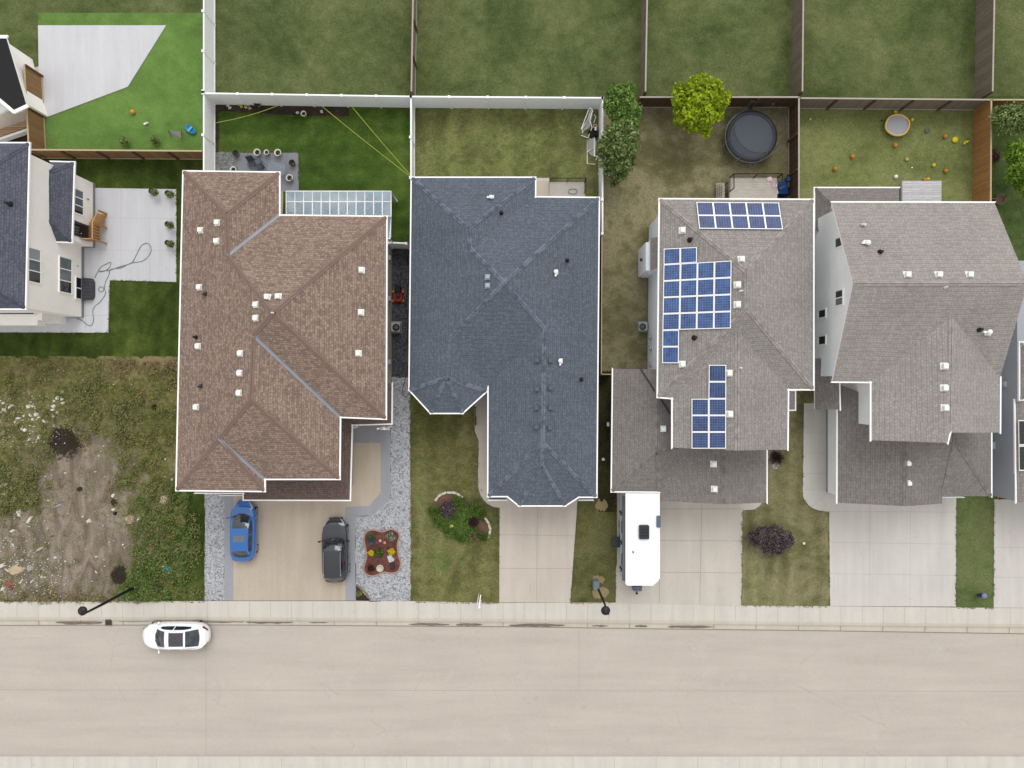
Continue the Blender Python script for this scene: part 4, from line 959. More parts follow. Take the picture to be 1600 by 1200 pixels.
fence('wooden_fence', 'weathered grey wooden fence behind the small orange-rimmed trampoline', (1234, 169.5), (1521, 172), f, W_GREY, GREYRAIL, -1)
fence('wooden_fence', 'cedar wooden fence with a middle rail between the toy-strewn lawn and the shady trees', (1520, 171), (1519, 330), f, W_ORANGE, TANRAIL, 1, midrail=True)
fence('wooden_fence', 'tan wooden fence top running past the round green trees in the right corner', (1523, 172), (1640, 172), f, W_TAN, TANRAIL, -1)
fence('low_wooden_fence', 'thin pale-topped wooden fence in the gap beside the blue-grey roof', (935, 374), (934, 586), 1.7, W_DARK, TANRAIL, 1, cap=.07)
fence('low_wooden_fence', 'short pale-topped wooden fence end meeting the corner of the solar house garage', (934, 586), (952, 586), 1.7, W_DARK, TANRAIL, 1, cap=.07)
fence('side_gate', 'dark thin gate across the passage beside the grey-sided wall', (1553, 748), (1585, 750), 1.5, plain('gate_dark', (70, 72, 78), .6), DGREY, 1, cat='gate')
fence('white_fence', 'white vinyl fence beyond the back fence, beside the unseen bright turf', (336, -20), (336, 160), f, VINYL, VCAP, 1)

# timber edging and retaining boards in the top left corner
mb = MB(); a, b = P(-20, 222), P(50, 198); d = (b - a); rz = math.atan2(d.y, d.x)
mb.box((a + b) / 2 + Vector((0, .1, .2)), (d.length, .5, .4), rz); mb.solo('timber_planks', 'stack of tan timber planks beside the wall in the top left corner', 'planks', wood('pale_timber', (206, 172, 142), (186, 150, 118), .16, 'v'))
mb = MB(); mb.box((a + b) / 2 + Vector((0, -.38, .25)), (d.length, .16, .5), rz); mb.solo('white_board', 'long white board lying below the tan planks near the dark roof corner', 'board', WHITE)

# ------------------------------------------------------------------ foliage
def leaves_mesh(centres, radii, n, size, squash=.8, hollow=.55, up=.35, zmin=.02, rs=None):
    g = rs or rng; c = np.array(centres, float); r = np.array(radii, float); w_ = r ** 2.2; w_ /= w_.sum()
    k = g.choice(len(r), n, p=w_); d = g.normal(0, 1, (n, 3)); d /= np.linalg.norm(d, axis=1)[:, None]
    rad = r[k] * (hollow + (1 - hollow) * g.random(n) ** .7)
    lump = 1 + .16 * np.sin(d[:, 0] * 7 + k * 1.7) * np.cos(d[:, 1] * 6 + k) + .1 * np.sin(d[:, 2] * 9 + k * 2)
    p = c[k] + d * (rad * lump)[:, None] * np.array([1, 1, squash]); p[:, 2] = np.maximum(p[:, 2], zmin)
    nn = d * .6 + g.normal(0, .55, (n, 3)); nn[:, 2] += up; nn /= np.linalg.norm(nn, axis=1)[:, None]
    t = np.cross(nn, g.normal(0, 1, (n, 3))); t /= np.linalg.norm(t, axis=1)[:, None]; b = np.cross(nn, t)
    s = size * (.55 + .9 * g.random(n))[:, None]; t *= s; b *= s * .55
    v = np.stack([p - t, p - b + nn * s * .1, p + t, p + b + nn * s * .1], 1).reshape(-1, 3)
    return v, np.arange(4 * n).reshape(-1, 4)
def mesh_np(name, v, f, mat, parent=None, origin=None):
    o0 = Vector(origin) if origin is not None else (wl(parent) if parent else Vector(v.mean(0)))
    me = bpy.data.meshes.new(name); me.from_pydata((v - np.array(o0)).tolist(), [], f.tolist()); me.materials.append(mat); me.update()
    o = bpy.data.objects.new(name, me)
    if parent: COL.objects.link(o); o.parent = parent; W[o.name] = wl(parent)
    else: put(o, o0, None)
    return o
BARK = plain('bark', (92, 76, 62), .9, amt=.25)
def tree(name, label, cat, base, blobs, mat, n, size, group=None, squash=.8, hollow=.5, inner=None):
    "blobs: (px, py, height, radius)"
    b0 = P(*base); t = thing(name, label, cat, b0, group)
    cs = [P(x, y, h) for x, y, h, r in blobs]; rs = [b[3] for b in blobs]
    top = sum(cs, Vector()) / len(cs); mb = MB(); fork = b0.lerp(Vector((b0.x, b0.y, top.z)), .5)
    hh = top.z; k = max(.03, hh * .022)
    mb.tube([b0 - Vector((0, 0, .05)), b0.lerp(fork, .5), fork], [k * 1.5, k * 1.2, k], 8)
    for c in cs: mb.tube([fork - Vector((0, 0, .05)), fork.lerp(c, .55) + Vector((0, 0, .1 * hh)), c], [k * .7, k * .45, k * .15], 6)
    mb.build('trunk', BARK, t)
    v, f_ = leaves_mesh(cs, rs, n, size, squash, hollow); mesh_np('crown', v, f_, mat, t)
    return t
L_GREEN = leafmat('green_leaves', [(66, 96, 38), (94, 130, 52), (124, 160, 68), (156, 186, 96), (80, 112, 46)])
L_DEEP = leafmat('deep_green_leaves', [(70, 92, 42), (98, 122, 56), (130, 152, 74), (182, 198, 138), (84, 108, 48)])
L_LIME = leafmat('lime_leaves', [(120, 150, 16), (156, 184, 24), (186, 208, 34), (206, 222, 60), (136, 168, 20)], .35)
L_BRIGHT = leafmat('bright_leaves', [(92, 128, 36), (122, 158, 44), (150, 186, 62), (76, 110, 34)])
L_PLUM = leafmat('plum_leaves', [(70, 58, 62), (92, 78, 82), (116, 102, 104), (80, 66, 70), (134, 120, 122)], .1)
L_WEED = leafmat('weed_leaves', [(104, 112, 60), (130, 138, 74), (150, 158, 90), (162, 152, 108), (116, 124, 66)])
L_DRY = leafmat('dry_stalks', [(150, 134, 92), (176, 158, 114), (124, 112, 72), (196, 180, 140)])
L_GRASS = leafmat('garden_grass_leaves', [(66, 92, 34), (84, 112, 44), (104, 132, 56), (126, 148, 78)])
tree('leafy_tree', 'large irregular dark green tree overhanging the white fence beside the netted goals', 'tree', (962, 245), [(958, 214, 3.4, .75), (974, 206, 3.8, .8), (990, 212, 3.3, .45), (950, 232, 3.0, .75), (968, 228, 3.8, .9), (984, 234, 3.4, .65), (952, 250, 2.9, .7), (970, 252, 3.1, .8), (984, 252, 2.7, .4), (956, 266, 2.5, .6), (970, 270, 2.4, .55), (962, 280, 2.0, .4), (957, 289, 1.5, .22), (945, 222, 2.9, .35)], L_DEEP, 12500, .095, hollow=.3)
tree('leafy_tree', 'green tree in the yard corner behind the larger tree by the white fence', 'tree', (968, 185), [(958, 164, 3.1, .7), (976, 158, 3.3, .75), (988, 172, 3.2, .6), (968, 182, 3.0, .7), (984, 192, 3.1, .65), (962, 146, 3.0, .6), (997, 184, 2.7, .3), (982, 140, 3.0, .5)], L_GREEN, 8000, .10, hollow=.3)
tree('lime_tree', 'bright yellow-green tree beside the large black trampoline', 'tree', (1088, 178), [(1066, 158, 3.2, .65), (1084, 152, 3.6, .8), (1104, 156, 3.7, .8), (1124, 160, 3.3, .6), (1066, 178, 3.0, .6), (1084, 178, 3.5, .75), (1104, 180, 3.4, .7), (1122, 178, 3.1, .45), (1082, 196, 2.9, .5), (1102, 198, 2.9, .45), (1104, 210, 2.6, .3), (1060, 190, 2.7, .35), (1092, 134, 3.4, .8), (1114, 138, 3.3, .7), (1134, 152, 3.1, .4), (1062, 140, 3.1, .5)], L_LIME, 6500, .13, hollow=.3)
tree('round_tree', 'rounded dark green tree in the right corner yard', 'tree', (1572, 195), [(1570, 183, 2.6, .9), (1588, 180, 2.6, .8), (1578, 196, 2.4, .8), (1598, 190, 2.4, .7), (1562, 178, 2.2, .5)], L_DEEP, 6000, .08, hollow=.3)
tree('bright_tree', 'bright green tree cut off by the right edge, below the rounded tree', 'tree', (1592, 262), [(1590, 240, 2.6, .8), (1598, 262, 2.8, .9), (1586, 275, 2.2, .6), (1602, 290, 2.2, .7), (1580, 228, 2.1, .35), (1610, 250, 2.8, .9)], L_BRIGHT, 5000, .10, hollow=.3)
tree('plum_shrub', 'dark plum-coloured shrub on the lawn between the two wide driveways', 'shrub', (1203, 843), [(1192, 838, 1.1, .75), (1210, 838, 1.2, .8), (1225, 843, 1.0, .65), (1180, 842, .9, .5), (1203, 855, .9, .6), (1217, 857, .8, .5), (1235, 845, .8, .3), (1172, 835, .8, .25)], L_PLUM, 9000, .075, hollow=.15, squash=.7)
tree('bare_bush', 'small brown twiggy bush beside the cedar fence', 'bush', (1551, 243), [(1552, 243, .5, .42), (1556, 247, .4, .3)], leafmat('twig_brown', [(106, 82, 70), (140, 112, 98), (84, 66, 54)]), 900, .06)
mb = MB(); mb.lathe([(.35, 0), (.4, .3), (.34, .32), (.3, .2)], P(1559, 313), 14); mb.tube([P(1549, 310, .3), P(1566, 312, .4), P(1574, 305, .8)], .05, 6); mb.solo('garden_planter', 'brown planter with a wooden pole at the foot of the cedar fence', 'planter', plain('planter_brown', (128, 104, 84), .8))
# oval bed in front of the blue-roofed house
mb = MB(); mb.prism([P(718 + 44 * math.cos(a) * 1.0 - 0 * a, 810 + 34 * math.sin(a) + 14 * math.cos(a)) for a in np.linspace(0, 2 * math.pi, 30)[:-1]], -.05, .03); o = mb.build('flower_soil', plain('reddish_mulch', (118, 90, 74), .95, amt=.25), origin=(0, 0, 0)); o['kind'] = 'structure'
def stones(name, label, pts, group=None):
    t = thing(name, label, 'garden edging', P(*pts[len(pts) // 2]), group)
    for i in range(len(pts) - 1):
        a, b = P(*pts[i]), P(*pts[i + 1]); d = b - a; m = max(1, round(d.length / .28))
        for j in range(m):
            c = a + d * ((j + .5) / m); s = MB(); s.rbox(c + Vector((random.uniform(-.02, .02), random.uniform(-.02, .02), .07)), (d.length / m * .96, .17 * random.uniform(.85, 1.1), .13 * random.uniform(.8, 1.15)), .05, math.atan2(d.y, d.x) + random.uniform(-.1, .1)); s.build('stone', EDGE, t)
EDGE = plain('pale_edging_stone', (214, 206, 192), .9, amt=.12)
stones('stone_edging', 'curved row of pale stones at the top of the oval flower bed', [(680, 783), (684, 777), (690, 772), (698, 769), (706, 769), (714, 771), (720, 775), (723, 778)])
stones('stone_edging', 'curved row of pale stones at the right of the oval flower bed', [(756, 808), (760, 812), (764, 819), (766, 828), (764, 836), (760, 841), (756, 844)])
def bush(name, label, px, py, r, h, mat, n, size, cat='shrub', sy=1, group=None, spiky=False):
    b0 = P(px, py); t = thing(name, label, cat, b0, group); mb = MB()
    for k in range(5):
        a = k * 1.26; mb.tube([b0, b0 + Vector((math.cos(a) * r * .4, math.sin(a) * r * .4, h * .8))], [.02, .008], 4)
    mb.build('stem', BARK, t)
    cs = [b0 + Vector((math.cos(a) * r * .45, math.sin(a) * r * .45 * sy, h * .5)) for a in np.arange(0, 6.28, 1.05)] + [b0 + Vector((0, 0, h * .6))]
    if spiky:
        m = n; a = rng.random(m) * 2 * math.pi; ln = r * (.5 + .6 * rng.random(m)); o_ = rng.normal(0, r * .22, (m, 2)); base = np.stack([b0.x + o_[:, 0], b0.y + o_[:, 1] * sy, np.full(m, .03)], 1)
        d = np.stack([np.cos(a), np.sin(a) * sy], 1); w_ = np.stack([-d[:, 1], d[:, 0]], 1) * size * .3
        z1 = h * (.6 + .5 * rng.random(m)); p1 = base.copy(); p1[:, :2] += d * ln[:, None] * .55; p1[:, 2] = z1; p2 = base.copy(); p2[:, :2] += d * ln[:, None]; p2[:, 2] = z1 * .45
        def off(p, s): q = p.copy(); q[:, :2] += w_ * s; return q
        v = np.stack([off(base, 1), off(base, -1), off(p1, -1), off(p1, 1), off(p2, -.2), off(p2, .2)], 1).reshape(-1, 3)
        f_ = np.array([[i * 6, i * 6 + 1, i * 6 + 2, i * 6 + 3] for i in range(m)] + [[i * 6 + 3, i * 6 + 2, i * 6 + 4, i * 6 + 5] for i in range(m)])
    else: v, f_ = leaves_mesh(cs, [r * .58] * len(cs), n, size, min(1, h / r), .2)
    mesh_np('foliage', v, f_, mat, t); return t
bush('garden_shrub', 'dusky purple shrub at the top left of the oval bed', 700, 794, .62, .7, L_PLUM, 1100, .07)
bush('garden_shrub', 'small dark purple shrub at the right of the oval bed', 740, 815, .38, .5, leafmat('dark_purple_leaves', [(64, 36, 48), (92, 50, 66), (50, 34, 36)]), 900, .05)
for x, y, r, w_ in ((680, 800, .55, 'left of the dusky purple shrub'), (690, 815, .6, 'below the dusky purple shrub'), (708, 812, .8, 'just above the small yellow flower'), (722, 800, .75, 'right of the dusky purple shrub'), (738, 798, .6, 'above the small dark purple shrub'), (720, 822, .8, 'right of the small yellow flower'), (704, 828, .6, 'below the small yellow flower'), (735, 832, .7, 'just above the pale dry stalks'), (750, 803, .45, 'beside the top of the right stone row'), (722, 838, .5, 'left of the pale dry stalks'), (756, 838, .35, 'beside the bottom of the right stone row'), (716, 788, .6, 'under the right end of the upper stone row')):
    bush('lily_clump', 'clump of long green leaves ' + w_, x, y, r * .92, .3, L_GRASS, 240, .10, 'plant', 1, 'green clumps in the oval bed', True)
bush('dry_tuft', 'tuft of pale dry stalks at the lower right of the oval bed', 739, 838, .35, .5, L_DRY, 60, .08, 'plant', 1, None, True)
bush('yellow_flower', 'small yellow flower in the middle of the oval bed', 706, 821, .13, .7, plain('yellow_petals', (236, 234, 90), .7), 60, .05, 'flower')

# walnut bed with wavy pink edging between gravel
bed = [(569, 844), (572, 832), (583, 828), (598, 831), (611, 827), (621, 831), (624, 838), (621, 850), (622, 866), (626, 880), (622, 892), (612, 895.5), (598, 894), (586, 899.5), (576, 899), (569, 893), (569, 884), (573, 868)]
def smooth(pts, k=4):
    out = []; n_ = len(pts)
    for i in range(n_):
        p0, p1, p2, p3 = (np.array(pts[(i + j) % n_], float) for j in (-1, 0, 1, 2))
        for s in range(k):
            t = s / k; out.append(tuple(.5 * ((2 * p1) + (-p0 + p2) * t + (2 * p0 - 5 * p1 + 4 * p2 - p3) * t * t + (-p0 + 3 * p1 - 3 * p2 + p3) * t ** 3)))
    return out
bs = smooth(bed)
mb = MB(); mb.prism(PL(bs), -.05, .06); o = mb.build('flower_soil', grass('red_mulch', [(88, 48, 40), (112, 62, 52), (134, 78, 64)], speck=.35, mid=4), origin=(0, 0, 0)); o['kind'] = 'structure'
mb = MB(); mb.tube(PL(bs, .08), .055, 6, closed=True); mb.solo('bed_edging', 'wavy pinkish edging around the red mulch bed on the gravel', 'garden edging', plain('pink_edging', (186, 150, 136), .8))
bush('bed_shrub', 'green leafy plant in the middle of the red mulch bed', 593, 863.5, .36, .4, L_GRASS, 500, .06, 'plant')
bush('bed_shrub', 'white-edged green plant in the top right of the red mulch bed', 611, 838, .36, .35, leafmat('variegated', [(90, 124, 84), (130, 156, 116), (214, 220, 206), (70, 104, 62)]), 500, .05, 'plant')
bush('bed_shrub', 'green plant above the blue pot in the red mulch bed', 581, 838, .34, .35, leafmat('grey_green', [(84, 110, 74), (108, 134, 92), (70, 92, 58)]), 400, .05, 'plant')
YEL = plain('yellow_plant', (224, 208, 24), .7, amt=.12)
for x, y, r, w_ in ((612, 861, .27, 'larger bright yellow plant at the right of the red mulch bed'), (580.5, 863.5, .22, 'smaller bright yellow plant at the left of the red mulch bed')): bush('yellow_plant', w_, x, y, r, .3, YEL, 500, .05, 'plant')
bush('bed_shrub', 'dark reddish plant at the lower left of the red mulch bed', 580, 887, .28, .25, leafmat('maroon', [(60, 34, 32), (84, 46, 42)]), 300, .05, 'plant')
bush('bed_shrub', 'dark reddish plant at the lower right of the red mulch bed', 614, 884, .28, .25, L_PLUM, 300, .05, 'plant')
mb = MB(); mb.lathe([(.12, 0), (.17, .2), (.14, .2), (.12, .1)], P(582, 847), 14); mb.solo('blue_pot', 'small dark blue pot in the red mulch bed', 'pot', plain('blue_glaze', (52, 84, 118), .4))
mb = MB(); mb.lathe([(.24, .05), (.26, .22), (.2, .22), (.18, .14)], P(594.5, 887), 18); mb.solo('stone_ring', 'round pale planter ring at the bottom of the red mulch bed', 'planter', EDGE)
mb = MB(); mb.rbox(P(610, 873, .1), (.34, .5, .12), .05, .3); mb.box(P(614, 874, .2), (.14, .2, .2), .6); mb.solo('garden_ornament', 'white and grey flat ornament beside the yellow plant in the mulch bed', 'ornament', plain('ornament_grey', (206, 208, 212), .7))
for x, y, c_, w_ in ((594, 845, (214, 176, 178), 'pink'), (601, 848, (222, 148, 130), 'coral')):
    mb = MB(); mb.ball(P(x, y, .1), .11, sz=.6); mb.solo('garden_rock', w_ + ' rock near the top of the red mulch bed', 'rock', plain(w_ + '_rock', c_, .8))
mb = MB(); mb.prism(PL([(556.5, 914), (578, 938), (556.5, 938)]), -.05, .07); o = mb.build('flower_soil', SOILM, origin=(0, 0, 0)); o['kind'] = 'structure'
mb = MB(); mb.tube(PL([(556.5, 914), (563, 918), (571, 926), (579, 938)], .09), .06, 6); mb.solo('bed_edging', 'short brown edging of the triangular corner bed by the driveway', 'garden edging', plain('brown_edging', (150, 126, 106), .8))
bush('bed_shrub', 'low green plant in the triangular corner bed by the driveway', 562, 927, .25, .25, L_WEED, 300, .05, 'plant')
# back yard plants
for x, y, w_ in ((200, 222, 'thin twiggy shrub on the bright turf nearer the corner building'), (246, 221, 'thin twiggy shrub on the bright turf nearer the grey lounger')): bush('twiggy_shrub', w_, x, y + 2, .42, .8, L_DEEP, 260, .06)
POTD = plain('dark_pot', (52, 50, 46), .7); POTW = plain('white_pot', (232, 228, 216), .6)
for x, y, w_ in ((241, 301, 'small potted evergreen at the top edge of the pale patio'), (266, 304, 'small potted evergreen in the top right corner of the pale patio'), (266, 352, 'small potted evergreen midway down the right edge of the pale patio'), (266, 381, 'small potted evergreen lowest on the right edge of the pale patio')):
    t = thing('potted_evergreen', w_, 'potted plant', P(x, y), 'potted evergreens on the pale patio'); mb = MB(); mb.lathe([(.15, .06), (.2, .42), (.17, .42), (.15, .36)], P(x, y), 14); mb.build('pot', POTD, t)
    v, f_ = leaves_mesh([P(x, y, .7)], [.26], 500, .05, 1.1, .3); mesh_np('foliage', v, f_, L_DEEP, t)
DKSOIL = plain('potting_soil', (58, 50, 42), .95, amt=.2)
def pot(x, y, r, label, ring, inner, plant=None, h=.4):
    t = thing('flower_pot', label, 'flower pot', P(x, y), 'pots around the grey paved patio'); mb = MB()
    mb.lathe([(r * .7, .05), (r, h), (r * 1.05, h + .04), (r * .8, h + .04), (r * .72, h - .06), (r * .7, h - .06)], P(x, y), 20); mb.build('pot', ring, t); mb = MB(); mb.lathe([(r * .71, h - .055), (r * .7, h - .04)], P(x, y), 18, smooth=False); mb.build('soil', DKSOIL, t)
    v, f_ = leaves_mesh([P(x, y, h)], [r * .45], 110, .035, .5, .2); mesh_np('foliage', v, f_, plant or L_DEEP, t)
pot(405, 241, .24, 'large white round pot on the grey patio, left of the small one', POTW, POTD)
pot(419.5, 241, .18, 'small white round pot on the grey patio between two large ones', POTW, POTD)
pot(437, 241.5, .24, 'large white round pot on the grey patio, right of the small one', POTW, POTD)
pot(455, 280.5, .24, 'white round pot at the lower right of the grey patio', POTW, POTD)
pot(368, 268, .22, 'white round pot half hidden by the brown roof edge', POTW, POTD)
pot(371.5, 242, .21, 'dark pot of brown foliage at the top left of the grey patio', POTD, POTD, L_DRY)
pot(459, 257, .21, 'dark pot of brown foliage at the right of the grey patio', POTD, POTD, L_DRY)
pot(477, 181, .19, 'white round pot at the end of the dark planting strip', POTW, POTD)
pot(405, 166, .2, 'dark round pot in the planting strip below the white back fence', POTD, POTD, L_DEEP)
mb = MB(); mb.lathe([(.15, .05), (.16, .1), (.02, .11)], P(389, 244), 16); mb.solo('red_saucer', 'faded red round saucer on the grey patio', 'saucer', plain('faded_red', (168, 112, 116), .7))
for x, y, w_ in ((343, 166, 'white'), (360, 169, 'white'), (375, 164, 'yellow'), (385, 168, 'cream'), (391, 169, 'white'), (466, 176, 'white'), (480, 170, 'white'), (503, 175, 'white'), (350, 172, 'pink')):
    pass
for cn, x, y, w_ in (('white', 357, 165, 'white flower furthest left in the dark strip under the white back fence'), ('white', 360, 169, 'white flower in the dark strip, just below the leftmost one'), ('white', 503, 175, 'white flower in the dark strip between the two long yellow strings'), ('white', 466, 177, 'white flower just left of the white pot in the dark strip'),
        ('yellow', 375, 164, 'yellow flower in the dark strip, closer to the white back fence'), ('yellow', 378, 167, 'yellow flower in the dark strip, closer to the lawn'), ('cream', 385, 168, 'cream upright flower right of the yellow ones'), ('cream', 391, 170, 'cream flower left of the dark round pot in the strip')):
    bush(cn + '_flower', w_, x, y, .11, .25, plain(cn + '_petals', {'white': (240, 240, 236), 'yellow': (216, 196, 60), 'cream': (226, 216, 190)}[cn], .7), 60, .05, 'flower', 1, 'flowers in the dark strip')
STR = plain('yellow_cord', (196, 202, 84), .6)
for a_, b_, w_ in (((337, 192, 1.6), (437, 164, 1.6), 'yellow string line across the corner of the lawn by the planting strip'), ((503, 166, 1.6), (640, 275, 1.7), 'yellow string line from the back fence to the roof corner, the longer of two'), ((550, 167, 1.6), (640.5, 273, 1.7), 'yellow string line from the back fence to the roof corner, the steeper of two')):
    A_, B_ = P(*a_), P(*b_); mb = MB(); mb.tube([A_.lerp(B_, t) - Vector((0, 0, .25 * math.sin(math.pi * t))) for t in np.linspace(0, 1, 12)], .018, 4); mb.solo('string_line', w_, 'string', STR)

# ------------------------------------------------------------------ weeds on the vacant lot
def inpoly(n, boxes):
    k = rng.integers(0, len(boxes), n); b_ = np.array(boxes, float)[k]; x = b_[:, 0] + (b_[:, 1] - b_[:, 0]) * rng.random(n); y = b_[:, 2] + (b_[:, 3] - b_[:, 2]) * rng.random(n); return x, y
def weeds(name, n, boxes, mat, size, h, clump=70):
    m = n // clump; cx, cy = inpoly(m, boxes); P0 = np.stack([(cx - 800) * H / F, (600 - cy) * H / F], 1); s = .12 + .3 * rng.random(m) ** 2
    k = rng.integers(0, m, n); p = np.zeros((n, 3)); p[:, :2] = P0[k] + rng.normal(0, 1, (n, 2)) * s[k][:, None]; p[:, 2] = .03 + h * rng.random(n) * (.4 + s[k])
    px_ = p[:, 0] * F / H + 800; py_ = 600 - p[:, 1] * F / H; ok = (py_ < 938) & (py_ > 560) & (px_ < 318) & (np.hypot(px_ - 187, py_ - 899) > 15) & (np.hypot(px_ - 101, py_ - 690) > 22); p = p[ok]; n = len(p)
    nn = rng.normal(0, .6, (n, 3)); nn[:, 2] += 1; nn /= np.linalg.norm(nn, axis=1)[:, None]; t = np.cross(nn, rng.normal(0, 1, (n, 3))); t /= np.linalg.norm(t, axis=1)[:, None]; b_ = np.cross(nn, t); sz = size * (.5 + rng.random(n))[:, None]; t *= sz; b_ *= sz * .4
    v = np.stack([p - t, p - b_, p + t, p + b_], 1).reshape(-1, 3); o = mesh_np(name, v, np.arange(4 * n).reshape(-1, 4), mat, None, (P(140, 750).x, P(140, 750).y, 0)); o['kind'] = 'stuff'; return o
weeds('weeds', 26000, [(0, 275, 575, 660), (180, 275, 640, 760), (215, 275, 760, 935), (205, 270, 800, 935), (0, 90, 640, 760), (0, 60, 740, 800), (200, 312, 780, 935), (110, 200, 600, 690)], L_WEED, .075, .5)
weeds('weeds', 9000, [(212, 300, 770, 935), (222, 290, 860, 935), (180, 240, 890, 935)], leafmat('fresh_weeds', [(92, 114, 54), (114, 138, 66), (138, 160, 88)]), .08, .6)
weeds('weeds', 5000, [(60, 215, 720, 935), (0, 90, 760, 935)], L_WEED, .055, .2, 22)
weeds('weeds', 7000, [(0, 275, 563, 600), (180, 275, 563, 590), (60, 240, 600, 800), (0, 200, 930, 938)], L_DRY, .07, .3)

for i, (x0, x1, w_) in enumerate(((648, 652, 'weathered grey fence beyond the back fence, behind the yard with the goals'), (1000, 1004, 'weathered grey fence beyond the back fence, behind the leafy trees'), (1236, 1238, 'weathered grey fence beyond the back fence, behind the large trampoline'), (1522, 1526, 'weathered grey fence beyond the back fence, behind the small trampoline'))):
    fence('wooden_fence', w_, (x1, -60), (x0, 160), f, W_GREY, GREYRAIL, 1)
